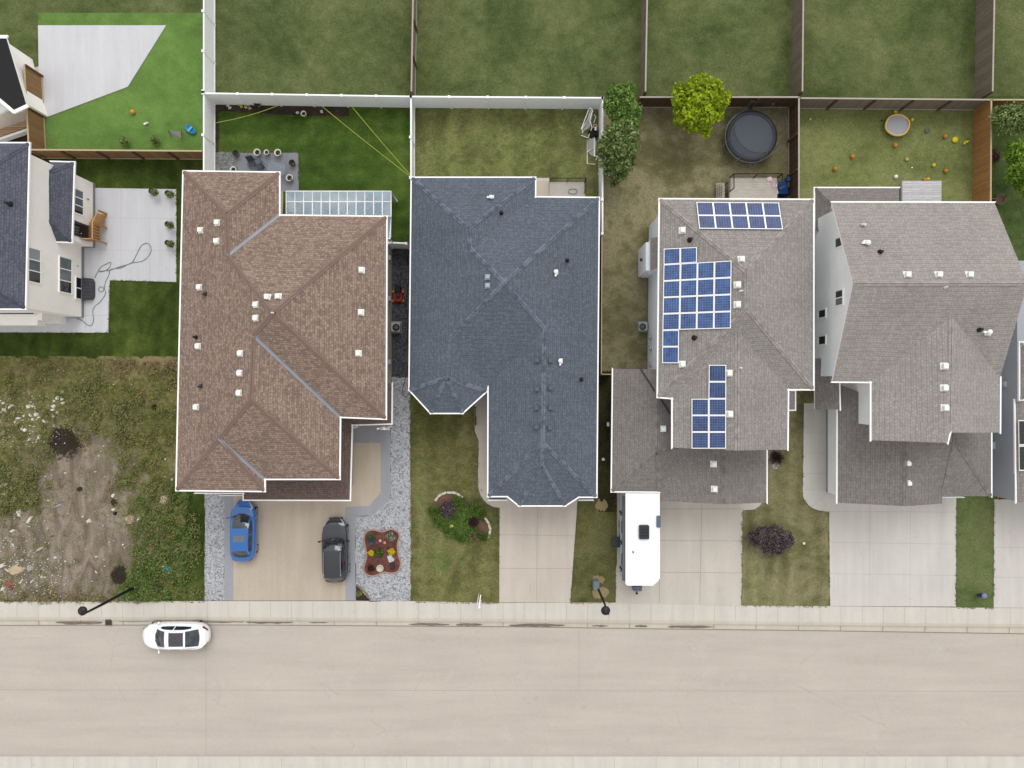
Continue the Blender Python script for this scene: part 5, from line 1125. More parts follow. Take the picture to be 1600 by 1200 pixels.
# ------------------------------------------------------------------ cars
def car(name, label, cat, px, py, rz, L, Wd, Ht, paint, kind, glass=None, sunroof=None, rails=None):
    "local axes: +x is the front"
    t = thing(name, label, cat, P(px, py), None, rz)
    glass = glass or CARGLASS
    def hw(x):
        s = 2 * x / L; p, q, e_ = (4.6, .46, 1) if s > 0 else (6.0, .42, 1)
        w_ = (Wd / 2) * (max(0, 1 - abs(s) ** p)) ** q * (1 - .06 * max(0, s) ** 2); return max(w_, .04)
    kx = {'sedan': ([-1, -.97, -.9, -.62, -.45, .0, .30, .45, .80, .93, 1], [.55, .88, 1.0, 1.02, .98, .95, .97, .98, .84, .72, .46]),
          'suv': ([-1, -.975, -.93, -.6, .0, .3, .46, .82, .94, 1], [.6, .95, 1.06, 1.06, 1.04, 1.04, 1.04, .92, .78, .5])}[kind]
    xs = np.array(kx[0]) * L / 2; zs = np.array(kx[1])
    def zt(x): return float(np.interp(x, xs, zs))
    def ztop(x): return sum(zt(x + d) for d in (-.12, -.06, 0, .06, .12)) / 5
    n_ = 56; st = [L / 2 * math.sin(math.pi / 2 * (2 * i / n_ - 1)) * .999 for i in range(n_ + 1)]
    prof = [(.55, .0), (.86, .02), (.955, .10), (1.0, .38), (.995, .62), (.985, .82), (.94, .93), (.86, .975), (.6, 1.0), (.3, 1.015), (0, 1.02)]
    def sec(x):
        w_ = hw(x); z1 = ztop(x); z0 = .20 + (.16 * abs(2 * x / L) ** 8); out = []
        for k, (a, b) in enumerate(prof):
            sc_ = w_ * a; zz = z0 + (z1 - z0) * b
            if kind and 8 <= k <= 9 and x > .2 * L: zz += .018      # bonnet creases
            out.append((sc_, zz))
        return out
    vs, fs = [], []
    m = 2 * len(prof) - 1
    for x in st:
        s = sec(x); vs += [(x, y, z) for y, z in s] + [(x, -y, z) for y, z in s[-2::-1]]
    for i in range(n_):
        for k in range(m - 1): fs.append((i * m + k, i * m + k + 1, (i + 1) * m + k + 1, (i + 1) * m + k))
    fs.append(tuple(range(m - 1, -1, -1))); fs.append(tuple(n_ * m + k for k in range(m)))
    mb = MB(); mb.add(vs, [f[::-1] for f in fs], 0, True)
    body = mb.build('body', paint, t, local=True, uv=False)
    # greenhouse
    gh = {'sedan': dict(b0=-.41, t0=-.27, t1=.07, b1=.31, wb=.88, wt=.68), 'suv': dict(b0=-.46, t0=-.37, t1=.04, b1=.22, wb=.86, wt=.68)}[kind]
    if kind == 'sedan' and L > 4.7: gh.update(b0=-.40, t0=-.20, t1=.07, b1=.27)
    X = [gh[k] * L for k in ('b0', 't0', 't1', 'b1')]; W2 = Wd / 2
    def zg(x):
        zb0, zb1 = ztop(X[0]), ztop(X[3]); pts = [(X[0], zb0), (X[1], Ht - .04), ((X[1] + X[2]) / 2, Ht), (X[2], Ht - .035), (X[3], zb1)]
        if x >= X[2]:
            s = (x - X[2]) / (X[3] - X[2]); return (Ht - .035) * (1 - s) + zb1 * s + .09 * math.sin(math.pi * s)
        if x <= X[1]:
            s = (X[1] - x) / (X[1] - X[0]); return (Ht - .04) * (1 - s) + zb0 * s + .05 * math.sin(math.pi * s)
        s = (x - X[1]) / (X[2] - X[1]); return (Ht - .04) * (1 - s) + (Ht - .035) * s + .05 * math.sin(math.pi * s)
    N = 44; gx = sorted(set([X[0] + (X[3] - X[0]) * i / N for i in range(N + 1)] + X)); top_u = [0, .3, .6, .85, 1.0]
    def row(x):
        f_ = (zg(x) - .9) / (Ht - .9); zb = min(ztop(x), zg(x)) - .01
        taper = 1 - .10 * max(0, (x - 0) / (X[3])) ** 2 - .10 * max(0, (-x) / (-X[0])) ** 2
        wt = W2 * gh['wt'] * taper + (W2 * (gh['wb'] - gh['wt'])) * (1 - max(0, min(1, f_))) * taper; wb = max(W2 * gh['wb'] * taper, wt)
        bow = .0
        if x > X[2]: bow = .0
        r = [(wt * u, zg(x) - .035 * u * u) for u in top_u]
        for s in (.12, .5, .86, 1.0): r.append((wt + (wb - wt) * s, (zg(x) - .035) * (1 - s) + (zb) * s))
        return r
    parts = {'cabin': MB(), 'windshield': MB(), 'rear_window': MB(), 'side_window': [MB(), MB()]}
    rows = [row(x) for x in gx]
    for i in range(len(gx) - 1):
        xm = (gx[i] + gx[i + 1]) / 2
        for k in range(len(rows[0]) - 1):
            for sd in (1, -1):
                def bx(x, y):
                    u2 = (y / W2) ** 2
                    if x > X[2]: return x - .26 * u2 * min(1, (x - X[2]) / (.35 * (X[3] - X[2])))
                    if x < X[1]: return x + .22 * u2 * min(1, (X[1] - x) / (.5 * (X[1] - X[0])))
                    return x
                q = [(gx[i], sd * rows[i][k][0], rows[i][k][1]), (gx[i + 1], sd * rows[i + 1][k][0], rows[i + 1][k][1]), (gx[i + 1], sd * rows[i + 1][k + 1][0], rows[i + 1][k + 1][1]), (gx[i], sd * rows[i][k + 1][0], rows[i][k + 1][1])]
                q = [(bx(v[0], v[1]), v[1], v[2]) for v in q]
                fo = [(0, 1, 2, 3)] if sd == 1 else [(3, 2, 1, 0)]
                tgt = parts['cabin']
                if k < 3:
                    lim = 3
                    if xm > X[2] + .05 * (X[3] - X[2]): tgt = parts['windshield']
                    elif xm < X[1] - .08 * (X[1] - X[0]) and (kind != 'suv' or True): tgt = parts['rear_window']
                elif 5 <= k <= 6 and X[0] + .16 * (X[3] - X[0]) * .9 < xm < X[3] - .12 * (X[3] - X[0]): tgt = parts['side_window'][0 if sd == 1 else 1]
                if tgt is parts['side_window'][0] or tgt is parts['side_window'][1]:
                    if abs(xm - (X[0] + X[3]) / 2 - .02 * L) < .05: tgt = parts['cabin']
                tgt.add(q, fo, 0, True)
    parts['cabin'].build('cabin', paint, t, local=True, uv=False)
    parts['windshield'].build('windshield', glass, t, local=True, uv=False); parts['rear_window'].build('rear_window', glass, t, local=True, uv=False)
    for w_ in parts['side_window']:
        if w_.v: w_.build('side_window', glass, t, local=True, uv=False)
    if sunroof:
        a, b, wd, mat = sunroof; mb = MB(); M = 8; vs = []
        for i in range(M + 1):
            x = a * L + (b - a) * L * i / M
            for u in (-1, -.5, 0, .5, 1):
                y = u * wd / 2; uu = abs(y) / (W2 * gh['wt']); vs.append((x, y, zg(x) - .035 * uu * uu + .008))
        mb.add(vs, [(i * 5 + k, (i + 1) * 5 + k, (i + 1) * 5 + k + 1, i * 5 + k + 1) for i in range(M) for k in range(4)], 0, True); mb.build('sunroof', mat, t, local=True, uv=False)
    if rails:
        for sd in (1, -1):
            mb = MB(); mb.tube([(x, sd * W2 * gh['wt'] * .93, zg(x) + (.0 if i in (0, 6) else .035)) for i, x in enumerate(np.linspace(X[1] + .15, X[2] - .1, 7))], .018, 6); mb.build('roof_rail', rails, t, local=True, uv=False)
    for sx in (.31, -.29):
        for sd in (1, -1):
            c = Vector((sx * L, sd * (hw(sx * L) - .13), .33)); g = MB(); pr = [(.30, -.11), (.33, -.06), (.33, .06), (.30, .11)]
            M_ = Matrix.Rotation(R(90), 3, 'X'); b = MB(); b.lathe(pr, (0, 0, 0), 24); vs = [M_ @ Vector(v) + c for v in b.v]; g.add(vs, b.f, 0, True); wh = g.build('wheel', RUBBER, t, local=True, uv=False)
            b = MB(); b.lathe([(.21, -.02), (.22, .115), (.05, .135)], (0, 0, 0), 20); g = MB(); M_ = Matrix.Rotation(R(-90 * sd), 3, 'X'); g.add([M_ @ Vector(v) + c for v in b.v], b.f, 0, False); rim = g.build('rim', METAL, None, local=True, uv=False); COL.objects.link(rim) if rim.name not in COL.objects else None; rim.parent = wh; rim.location = (0, 0, 0)
    for sd in (1, -1):
        mx_ = X[3] - .18 * (X[3] - X[2]) - .08
        mb = MB(); mb.lathe([(.02, -.06), (.085, -.03), (.09, .03), (.03, .07)], (mx_ - .08, sd * (Wd / 2 + .08), ztop(mx_) + .06), 10, sx=.7, sy=1.25); mb.tube([(mx_, sd * W2 * .86, ztop(mx_)), (mx_ - .06, sd * (W2 + .05), ztop(mx_) + .05)], .022, 5); mb.build('wing_mirror', BLACK if kind == 'suv' else paint, t, local=True, uv=False)
        def patch(x0, x1, u0, u1, mat, nm, lift=.012):
            g = MB(); vs = []; a = 6
            for i in range(a + 1):
                x = x0 + (x1 - x0) * i / a; s = sec(x)
                for j in range(4):
                    u = u0 + (u1 - u0) * j / 3; k = int(u); f_ = u - k; y = s[k][0] * (1 - f_) + s[k + 1][0] * f_; z = s[k][1] * (1 - f_) + s[k + 1][1] * f_
                    vs.append((x, sd * (y + lift * .4), z + lift))
            fs = [(i * 4 + k, i * 4 + k + 1, (i + 1) * 4 + k + 1, (i + 1) * 4 + k) for i in range(a) for k in range(3)]
            if sd == 1: fs = [f[::-1] for f in fs]
            g.add(vs, fs, 0, True); g.build(nm, mat, t, local=True, uv=False)
        patch(L / 2 - .55, L / 2 - .10, 5.2, 7.0, HEADL, 'headlight'); patch(-L / 2 + .06, -L / 2 + .34, 4.4, 6.6, TAILL, 'tail_light')
        for hx in (-.10, .08):
            mb = MB(); mb.box((hx * L, sd * (Wd / 2 * .99), .80), (.17, .04, .03)); mb.build('door_handle', paint, t, local=True)
    mb = MB(); x = L / 2 - .07; mb.box((x - .05, 0, .40), (.12, Wd * .5, .2)); mb.build('grille', BLACK, t, local=True)
    for wy in (-.25, .18):
        mb = MB(); xa = X[3] - .04; mb.tube([(xa, wy, zg(xa) + .02), (xa - .22, wy + .22, zg(xa - .22) + .02)], .012, 4); mb.build('wiper', BLACK, t, local=True)
    return t
def paintmat(name, rgb, rough=.25, metal=.3):
    n_ = NT(name, rough, metal); n_.color(C(*rgb)); n_.b.inputs['Coat Weight'].default_value = 1; n_.b.inputs['Coat Roughness'].default_value = .04; n_.b.inputs['Specular IOR Level'].default_value = .5; return n_.m
CARGLASS = NT('car_glass', .05); CARGLASS.color(CARGLASS.mix(CARGLASS.mr(CARGLASS.noise(1.6, 4), .4, .65), C(22, 30, 38), C(58, 74, 86))); CARGLASS.b.inputs['Specular IOR Level'].default_value = .9; CARGLASS = CARGLASS.m
HEADL = plain('headlight_lens', (190, 200, 212), .1, spec=.9); TAILL = plain('tail_light_lens', (128, 28, 30), .15, spec=.8)
P_BLUE = paintmat('blue_paint', (0, 104, 190), .22, 0); P_BLACK = paintmat('black_paint', (22, 26, 38), .2, 0); P_WHITE = paintmat('white_paint', (243, 244, 247), .3, 0)
ROOFGLASS = plain('panoramic_glass', (70, 66, 72), .08, amt=.05, spec=.8); SUNR = plain('sunroof_panel', (112, 120, 132), .12, amt=.1, spec=.6)
car('blue_car', 'shiny blue hatchback parked nose in at the left of the tan driveway', 'car', 386, 827, R(90), 4.35, 1.76, 1.45, P_BLUE, 'sedan', sunroof=(-.02, -.13, .75, SUNR) and (-.13, -.03, .78, SUNR))
car('black_car', 'glossy black suv with silver roof rails parked at the right of the tan driveway', 'car', 528, 856, R(91), 4.6, 1.84, 1.66, P_BLACK, 'suv', rails=CHROME)
car('white_car', 'white sedan with long dark glass roof driving on the street near the kerb', 'car', 281, 988, R(180), 4.75, 1.86, 1.45, P_WHITE, 'sedan', sunroof=(-.19, .02, .95, ROOFGLASS))

# ------------------------------------------------------------------ travel trailer
t = thing('travel_trailer', 'long white travel trailer parked on the driveway against the grey garage roof', 'trailer', P(998, 832))
hT = 3.1; x0, x1 = P(977.5, 0, hT).x, P(1031, 0, hT).x; y0, y1 = P(0, 915, hT).y, P(0, 771, hT).y
TRW = plain('trailer_roof_white', (250, 250, 252), .5, amt=.015); TRS = plain('trailer_side', (222, 226, 232), .4, amt=.03)
mb = MB()
r = .35; pts = [(x0, y1), (x0, y0 + .1), (x0 + .12, y0), (x1 - .45, y0), (x1 - .1, y0 + .32), (x1, y0 + .5), (x1, y1)]
mb.prism(pts, .55, hT - .08); mb.build('body', TRS, t)
mb = MB(); mb.prism(pts, hT - .08, hT); mb.prism([(x0 + .12, y1 - .1), (x0 + .12, y0 + .25), (x1 - .5, y0 + .2), (x1 - .12, y0 + .55), (x1 - .12, y1 - .1)], hT, hT + .04); mb.build('roof', TRW, t)
def tb(nm, px, py, w_, d_, h_, mat):
    c = P(px, py, hT + .1); mb = MB(); mb.rbox(c + Vector((0, 0, h_ / 2 - .06)), (w_, d_, h_), .07); return mb.build(nm, mat, t)
hb = tb('roof_hatch', 1006, 831, .66, .92, .26, plain('hatch_dark', (52, 58, 66), .4))
mb = MB(); 
for k in (-.2, 0, .2): mb.box(P(1006, 831, hT + .1) + Vector((0, k, .205)), (.5, .05, .03))
mb.build('louvre', BLACK, hb)
tb('skylight', 1029, 815, .28, .78, .14, plain('skylight_tint', (86, 104, 122), .15, spec=.7))
mb = MB(); mb.lathe([(.06, 0), (.06, .14), (.03, .16)], P(989, 862, hT), 10); mb.build('vent_pipe', MGREY, t)
mb = MB()
for k in range(9): mb.box(P(988, 838 + k * 2.6, hT + .05), (.03, .05, .004))
mb.build('sealant_marks', plain('sealant', (206, 208, 210), .6), t)
mb = MB(); mb.tube([(x0 - .08, y0 + .25, 2.75), (x0 - .08, y1 - .2, 2.75)], .10, 10); mb.build('awning', plain('awning_roll', (96, 108, 122), .5), t)
for yy in (y0 + .8, y0 + 2.6, y0 + 4.6):
    mb = MB(); mb.box((x0 - .10, yy, 2.0), (.08, .1, 1.4)); mb.tube([(x0 - .14, yy + .2, 2.7), (x0 - .22, yy - .1, 2.2)], .03, 5); mb.build('awning_arm', DGREY, t)
for yy in (y0 + 1.4, y0 + 3.6):
    mb = MB(); mb.box((x0 - .02, yy, 1.9), (.05, .8, .6)); mb.build('window', WINDARK, t)
mb = MB(); mb.box((x0 - .30, P(0, 848, 1).y, .8), (.62, .72, .12)); mb.box((x0 - .2, P(0, 848, 1).y, .5), (.3, .6, .1)); mb.build('step', DGREY, t)
xc = P(995, 0, .6).x; yh = P(0, 922, .5).y
mb = MB(); mb.tube([(xc - .6, y0 + .4, .5), (xc, yh - .2, .5), (xc + .6, y0 + .4, .5)], .05, 6); mb.lathe([(.06, 0), (.09, .08), (.02, .1)], (xc, yh - .2, .52), 10); mb.build('hitch', BLACK, t)
mb = MB(); mb.rbox((xc, yh + .22, .68), (.66, .4, .5), .12); mb.build('battery_box', plain('tank_grey', (104, 116, 130), .5), t)
mb = MB(); mb.box((xc, yh + .5, .75), (.62, .2, .4)); mb.build('cover', BLACK, t)
for sx in (x0 + .12, x1 - .12):
    for yy in (y0 + 2.6, y0 + 3.45):
        g = MB(); b = MB(); b.lathe([(.3, -.1), (.33, -.06), (.33, .06), (.3, .1)], (0, 0, 0), 20); M_ = Matrix.Rotation(R(90), 3, 'Y'); g.add([M_ @ Vector(v) + Vector((sx, yy, .33)) for v in b.v], b.f, 0, True); g.build('wheel', RUBBER, t)

# ------------------------------------------------------------------ street lamps
def lamp(label, base, head, h, r0):
    t = thing('street_lamp', label, 'street lamp', P(*base), 'lamps along the kerb'); a, c = P(*base), P(head[0], head[1], h); 
    mb = MB(); top = Vector((a.x, a.y, h - .1)).lerp(c, .15); mb.tube([a, a + Vector((0, 0, .4)), Vector((a.x, a.y, h * .6)), top], [r0 * 1.5, r0 * 1.2, r0, r0 * .7], 12); mb.build('pole', LAMPM, t)
    mb = MB(); mb.tube([top - Vector((0, 0, .05)), top.lerp(c, .6) + Vector((0, 0, .08)), c + Vector((0, 0, .06))], [.05, .04, .04], 8); mb.build('arm', LAMPM, t)
    mb = MB(); mb.lathe([(.16, -.16), (.27, -.12), (.29, -.06), (.27, 0), (.14, .08), (.05, .12)], c, 24); mb.build('lamp_head', LAMPM, t)
    mb = MB(); mb.lathe([(.07, .0), (.06, .06)], c + Vector((0, 0, .11)), 10); mb.build('light_sensor', DGREY, t)
    mb = MB(); mb.lathe([(.21, 0), (.21, .1), (.12, .2)], a, 12); mb.build('base', LAMPM, t)
LAMPM = plain('lamp_black', (34, 35, 39), .45)
lamp('black street lamp rising from the weeds beside the vacant lot', (211, 917), (128, 955), 6.1, .09)
lamp('dark street lamp beside the grey utility pedestal, left of the white trailer', (933, 916), (946.5, 954.5), 6.1, .07)
mb = MB(); mb.rbox(P(931, 913, .4), (.42, .62, .8), .05); t = mb.solo('utility_pedestal', 'grey-blue utility box at the foot of the street lamp', 'utility box', plain('pedestal_grey', (122, 136, 150), .6))
mb = MB(); mb.box(P(931, 913, .82), (.3, .3, .04)); mb.build('lid', MGREY, t)
t = thing('utility_bollard', 'blue-grey tilted utility bollard on the narrow grass strip between driveways', 'utility marker', P(1528, 930))
a, c = P(1529, 930), P(1537, 930.5, .95); mb = MB(); mb.tube([a, c], [.13, .15], 12); mb.build('post', plain('bollard_blue', (56, 66, 104), .5), t)
mb = MB(); mb.lathe([(.16, 0), (.19, .06), (.16, .14), (.04, .17)], c, 14); mb.build('cap', plain('bollard_cap', (132, 140, 184), .5), t)
t = thing('sign_post', 'white hanging sign on a white post at the kerb, left of the tan driveway', 'sign', P(751, 940)); mb = MB(); c = P(751, 938)
mb.box(c + Vector((0, 0, .75)), (.09, .09, 1.5)); mb.build('post', WHITE, t); mb = MB(); mb.box(c + Vector((.0, .35, 1.42)), (.06, .95, .06), R(-8)); mb.build('arm', WHITE, t)
mb = MB(); mb.box(c + Vector((-.14, .38, 1.0)), (.04, .62, .62), R(-8)); mb.build('sign_panel', plain('sign_white', (228, 232, 236), .5), t)
mb = MB(); mb.box(P(169.5, 971.5, -.02), (.46, .52, .05)); t = mb.solo('storm_drain', 'rusty grey storm drain grate set in the gutter below the left street lamp', 'drain', plain('rust_iron', (112, 98, 90), .8, amt=.25))
mb = MB()
for k in range(5): mb.box(P(169.5, 971.5, .012) + Vector((-.16 + .08 * k, 0, 0)), (.03, .42, .02))
mb.build('slot', BLACK, t)

# ------------------------------------------------------------------ trampolines
t = thing('trampoline', 'large round black trampoline with safety net in front of the dark brown fence', 'trampoline', P(1174, 216)); c0 = P(1174, 213, .9); rr = 1.78
mb = MB(); mb.lathe([(rr - .28, 0), (rr - .28, .02)], c0, 48, smooth=False); mb.build('mat', plain('trampoline_mat', (74, 80, 92), .55, amt=.05), t)
mb = MB(); mb.lathe([(rr - .3, .012), (rr - .28, .04), (rr + .02, .03), (rr + .03, -.03), (rr - .02, -.06)], c0, 48); mb.f = mb.f[:-2]; mb.m = mb.m[:-2]; mb.sm = mb.sm[:-2]; mb.build('pad', plain('trampoline_pad', (48, 50, 58), .5), t)
mb = MB(); mb.tube([c0 + Vector(((rr + .03) * math.cos(a), (rr + .03) * math.sin(a), -.04)) for a in np.linspace(0, 2 * math.pi, 41)[:-1]], .03, 6, closed=True); mb.build('frame', METAL, t)
NET = NT('net_mesh', .8); NET.color(C(40, 44, 52)); NET.b.inputs['Alpha'].default_value = .22; NET = NET.m
for k in range(8):
    a = R(15 + 45 * k); e_ = Vector((math.cos(a), math.sin(a), 0)); b = c0 + e_ * (rr + .08); mb = MB()
    mb.tube([b + Vector((0, 0, -.88)), b + Vector((0, 0, .9)), b + Vector((0, 0, 1.5)) + e_ * .06, b + Vector((0, 0, 1.78)) - e_ * .10], .019, 6); mb.build('net_pole', METAL, t)
    mb = MB(); mb.tube([b + Vector((0, 0, -.88)) + Vector((-e_.y, e_.x, 0)) * .5, b + Vector((0, 0, -.88)) - Vector((-e_.y, e_.x, 0)) * .5], .025, 6); mb.build('leg', METAL, t) if k % 2 == 0 else None
mb = MB(); n_ = 48; vs = [c0 + Vector(((rr - .05) * math.cos(2 * math.pi * i / n_), (rr - .05) * math.sin(2 * math.pi * i / n_), z)) for z in (.03, 1.72) for i in range(n_)]
mb.add(vs, [(i, (i + 1) % n_, n_ + (i + 1) % n_, n_ + i) for i in range(n_)], 0, True); mb.build('net', NET, t)
mb = MB(); mb.tube([c0 + Vector(((rr - .03) * math.cos(a), (rr - .03) * math.sin(a), 1.72)) for a in np.linspace(0, 2 * math.pi, 41)[:-1]], .012, 4, closed=True); mb.build('net_ring', BLACK, t)
t = thing('trampoline', 'small grey trampoline with orange rim on the olive lawn', 'trampoline', P(1402, 196)); c0 = P(1402, 195.5, .35)
mb = MB(); mb.lathe([(.72, 0), (.72, .02)], c0, 32, sx=1.03, sy=.93, smooth=False); mb.build('mat', plain('small_mat', (158, 162, 170), .6), t)
mb = MB(); mb.tube([c0 + Vector((.83 * math.cos(a) * (1 + .03 * math.sin(4 * a)), .74 * math.sin(a), 0.02)) for a in np.linspace(0, 2 * math.pi, 33)[:-1]], .07, 8, closed=True); mb.build('rim', plain('orange_pad', (230, 186, 108), .6), t)
for k in range(5): a = R(20 + 72 * k); mb = MB(); mb.tube([c0 + Vector((.72 * math.cos(a), .64 * math.sin(a), 0)), c0 + Vector((.74 * math.cos(a), .66 * math.sin(a), -.35))], .03, 6); mb.build('leg', DGREY, t)

# ------------------------------------------------------------------ toys on the lawns
ORG = plain('orange_plastic', (214, 134, 44), .5); YLW = plain('yellow_plastic', (228, 212, 36), .5); PCH = plain('peach_plastic', (222, 186, 112), .5); WTP = plain('white_plastic', (238, 238, 232), .5); GRYP = plain('grey_plastic', (104, 114, 124), .5)
toys = [(1399, 175, .13, YLW, 'yellow ball touching the top of the small trampoline rim'), (1425, 187, .13, YLW, 'yellow ball just right of the small trampoline'), (1477, 213, .14, ORG, 'orange ball left of the two big yellow toys near the cedar fence'),
        (1399, 227, .15, ORG, 'orange ball below the small trampoline'), (1332, 244.5, .15, ORG, 'orange ball in the middle left of the olive lawn, upper of two'), (1305, 264, .15, ORG, 'orange ball in the left of the olive lawn, nearest the roof'),
        (1417, 249, .12, PCH, 'pale peach ball in the middle of the olive lawn'), (1459, 258, .13, YLW, 'yellow ball above the right end of the grey deck'), (1478, 267, .14, ORG, 'orange ball between the deck and the cedar fence'),
        (1400, 276, .14, WTP, 'white ball beside the grey deck'), (1445, 281, .14, ORG, 'orange ball on the grass touching the deck edge'), (1450, 280, .12, YLW, 'yellow ball touching the orange one at the deck edge'),
        (1266, 186, .07, WTP, 'tiny white ball at the far left of the olive lawn'), (1289, 188, .06, PCH, 'tiny pale ball in the upper left of the olive lawn'), (1425, 262, .06, WTP, 'tiny white ball in the middle of the olive lawn'),
        (1377.5, 188.5, .06, BLACK, 'tiny black ball left of the small trampoline'), (207, 175, .17, plain('orange_ball', (238, 150, 26), .5), 'orange ball on the bright green turf'), (1256, 849, .10, WTP, 'small white ball on the grass right of the plum shrub')]
for x, y, r_, m_, w_ in toys:
    mb = MB(); mb.ball(P(x, y, r_ * .92), r_, 0, 12); t = mb.solo('play_ball', w_, 'ball', m_, 'balls left on the lawns' if r_ > .09 else None)
    sm = MB(); c = P(x, y, r_ * .92); sm.tube([c + Vector((0, r_ * 1.005 * math.cos(a), r_ * 1.005 * math.sin(a))) for a in np.linspace(0, 2 * math.pi, 17)[:-1]], r_ * .05, 4, closed=True); sm.build('seam', plain('seam_' + m_.name, tuple(int(255 * min(1, (k * .8) ** .45)) for k in (.6, .5, .3)), .7), t)
mb = MB(); mb.lathe([(.19, 0), (.22, .12), (.18, .16), (.08, .2)], P(1491, 219, .0), 16); mb.solo('yellow_toy', 'large yellow round toy right of the orange ball near the cedar fence', 'toy', YLW)
t = thing('yellow_toy', 'yellow wedge-shaped toy closest to the cedar fence', 'toy', P(1507.5, 223.5)); mb = MB(); mb.prism(PL([(1503.5, 222), (1508, 225), (1512, 221)]), 0, .2); mb.build('body', YLW, t); mb = MB(); mb.ball(P(1507, 224, .2), .08); mb.build('knob', YLW, t)
mb = MB(); mb.rbox(P(1449, 205, .06), (.3, .3, .12), .1, .4); mb.tube([P(1446, 207, .1), P(1453, 203, .2)], .03, 6); mb.solo('grey_toy', 'small grey-blue toy on the olive lawn right of the small trampoline', 'toy', GRYP)
t = thing('white_scooter', 'small white toy lying on the bright green turf', 'toy', P(228, 193)); mb = MB(); mb.rbox(P(228, 193, .08), (.34, .14, .1), .05, .35); mb.build('body', WTP, t); mb = MB(); mb.tube([P(226, 194, .1), P(231, 191.5, .22)], .025, 6); mb.build('handle', WTP, t)
# grey lounger and blue turtle-like pool toy
t = thing('garden_chair', 'pale grey garden chair on the bright green turf beside the blue toy boat', 'chair', P(274, 211)); FAB = plain('chair_fabric', (186, 184, 184), .8)
mb = MB(); mb.add([P(264, 204, .75), P(267, 212, .42), P(282, 215, .42), P(283, 205.5, .75)], [(0, 1, 2, 3)]); mb.add([P(264, 204, .72), P(267, 212, .39), P(282, 215, .39), P(283, 205.5, .72)], [(3, 2, 1, 0)]); mb.build('seat', FAB, t)
for x, y in ((267, 213), (284, 217), (266, 207), (284, 208)): mb = MB(); mb.tube([P(x, y, 0), P(x, y - 1, .6)], .02, 5); mb.build('leg', DGREY, t)
for s_ in ((263.5, 204, 267, 213), (283.5, 205, 285, 216)): mb = MB(); mb.tube([P(s_[0], s_[1], .76), P(s_[2], s_[3], .6)], .022, 5); mb.build('armrest', DGREY, t)
BLU = plain('sky_blue_plastic', (44, 150, 206), .4)
t = thing('toy_boat', 'bright blue plastic ride-on toy lying at the edge of the bright turf', 'toy', P(299, 204)); c = P(299, 203.5); a = R(-38)
mb = MB(); b = MB(); b.lathe([(.2, 0), (.36, .08), (.40, .16), (.34, .22), (.28, .14), (.02, .1)], (0, 0, 0), 24, sx=1.15, sy=.62); M_ = Matrix.Rotation(a, 3, 'Z'); mb.add([M_ @ Vector(v) + c for v in b.v], b.f, 0, True); mb.build('body', BLU, t)
mb = MB(); mb.box(c + Vector((0, 0, .2)), (.12, .42, .08), a); mb.build('seat', plain('pale_blue_plastic', (120, 196, 232), .4), t)
mb = MB(); mb.tube([c + M_ @ Vector((.25, -.1, .2)), c + M_ @ Vector((.3, 0, .4)), c + M_ @ Vector((.25, .1, .2))], .025, 6); mb.build('handle', BLU, t)

# ------------------------------------------------------------------ goals
NETW = NT('white_net', .9); NETW.color(C(225, 228, 230)); NETW.b.inputs['Alpha'].default_value = .6; NETW = NETW.m
def goal(label, pts, netf, extra=None, top=None):
    t = thing('goal_frame', label, 'goal', P(*pts[0][:2]), 'goal frames by the white fence'); mb = MB(); mb.tube([P(*p) for p in pts], .035, 6); mb.build('frame', WHITE, t)
    if extra:
        for e_ in extra: mb = MB(); mb.tube([P(*p) for p in e_], .03, 6); mb.build('brace', WHITE, t)
    mb = MB(); mb.add([P(*p) for p in netf], [tuple(range(len(netf)))]); mb.build('net', NETW, t)
    return t
goal('leaning white tube goal with torn net in the top right corner of the yard', [(908, 211.5, .1), (919, 215.5, .1), (925, 199, .5), (921.5, 188, .9), (926, 172, 1.1), (922, 168.5, 1.1), (919.5, 172, 1.0), (909, 200, .1)], [(922, 172, 1.0), (926, 178, .9), (921, 200, .4), (909, 206, .1), (915, 193, .6)],
     [[(909, 202, .1), (918, 188, .6), (924, 171, 1.1)], [(928, 179, .3), (931, 182, .3), (928, 192, .1)], [(908, 200, .1), (911, 206, .15), (909, 208, .1)]])
goal('second white tube goal with net standing against the white fence', [(930, 256.5, .05), (917.5, 256, .05), (917.5, 218.5, .1), (922, 217, .5)], [(918, 220, .1), (929, 214, .9), (932, 222, 1.0), (930, 244, .9), (925, 243, .6), (918.5, 238, .1)],
     [[(928.5, 244, 1.0), (928.5, 216, 1.0)], [(918, 237, .1), (928, 231, .9)], [(928.5, 244, 1.0), (934, 244, 1.0), (931, 250, .5)]])
t = thing('basketball_hoop', 'small round pink-rimmed hoop against the white fence between the goals', 'hoop', P(930, 197)); mb = MB(); mb.tube([P(930, 197, 1.0) + Vector((.13 * math.cos(a), .13 * math.sin(a), 0)) for a in np.linspace(0, 2 * math.pi, 17)[:-1]], .025, 6, closed=True); mb.build('rim', plain('pink_rim', (214, 170, 172), .5), t)
mb = MB(); mb.box(P(930.5, 201, .9), (.12, .2, .12)); mb.build('bracket', WHITE, t); mb = MB(); mb.tube([P(930, 199, .9), P(929, 203, 0)], .04, 6); mb.build('post', BLACK, t)
mb = MB(); mb.rbox(P(927, 208, .2), (.55, .6, .4), .1, .5); mb.box(P(929, 203, .3), (.2, .3, .3), .2); mb.solo('black_bag', 'black bag on the grass between the two white goals', 'bag', plain('black_cloth', (34, 36, 42), .9, amt=.2))
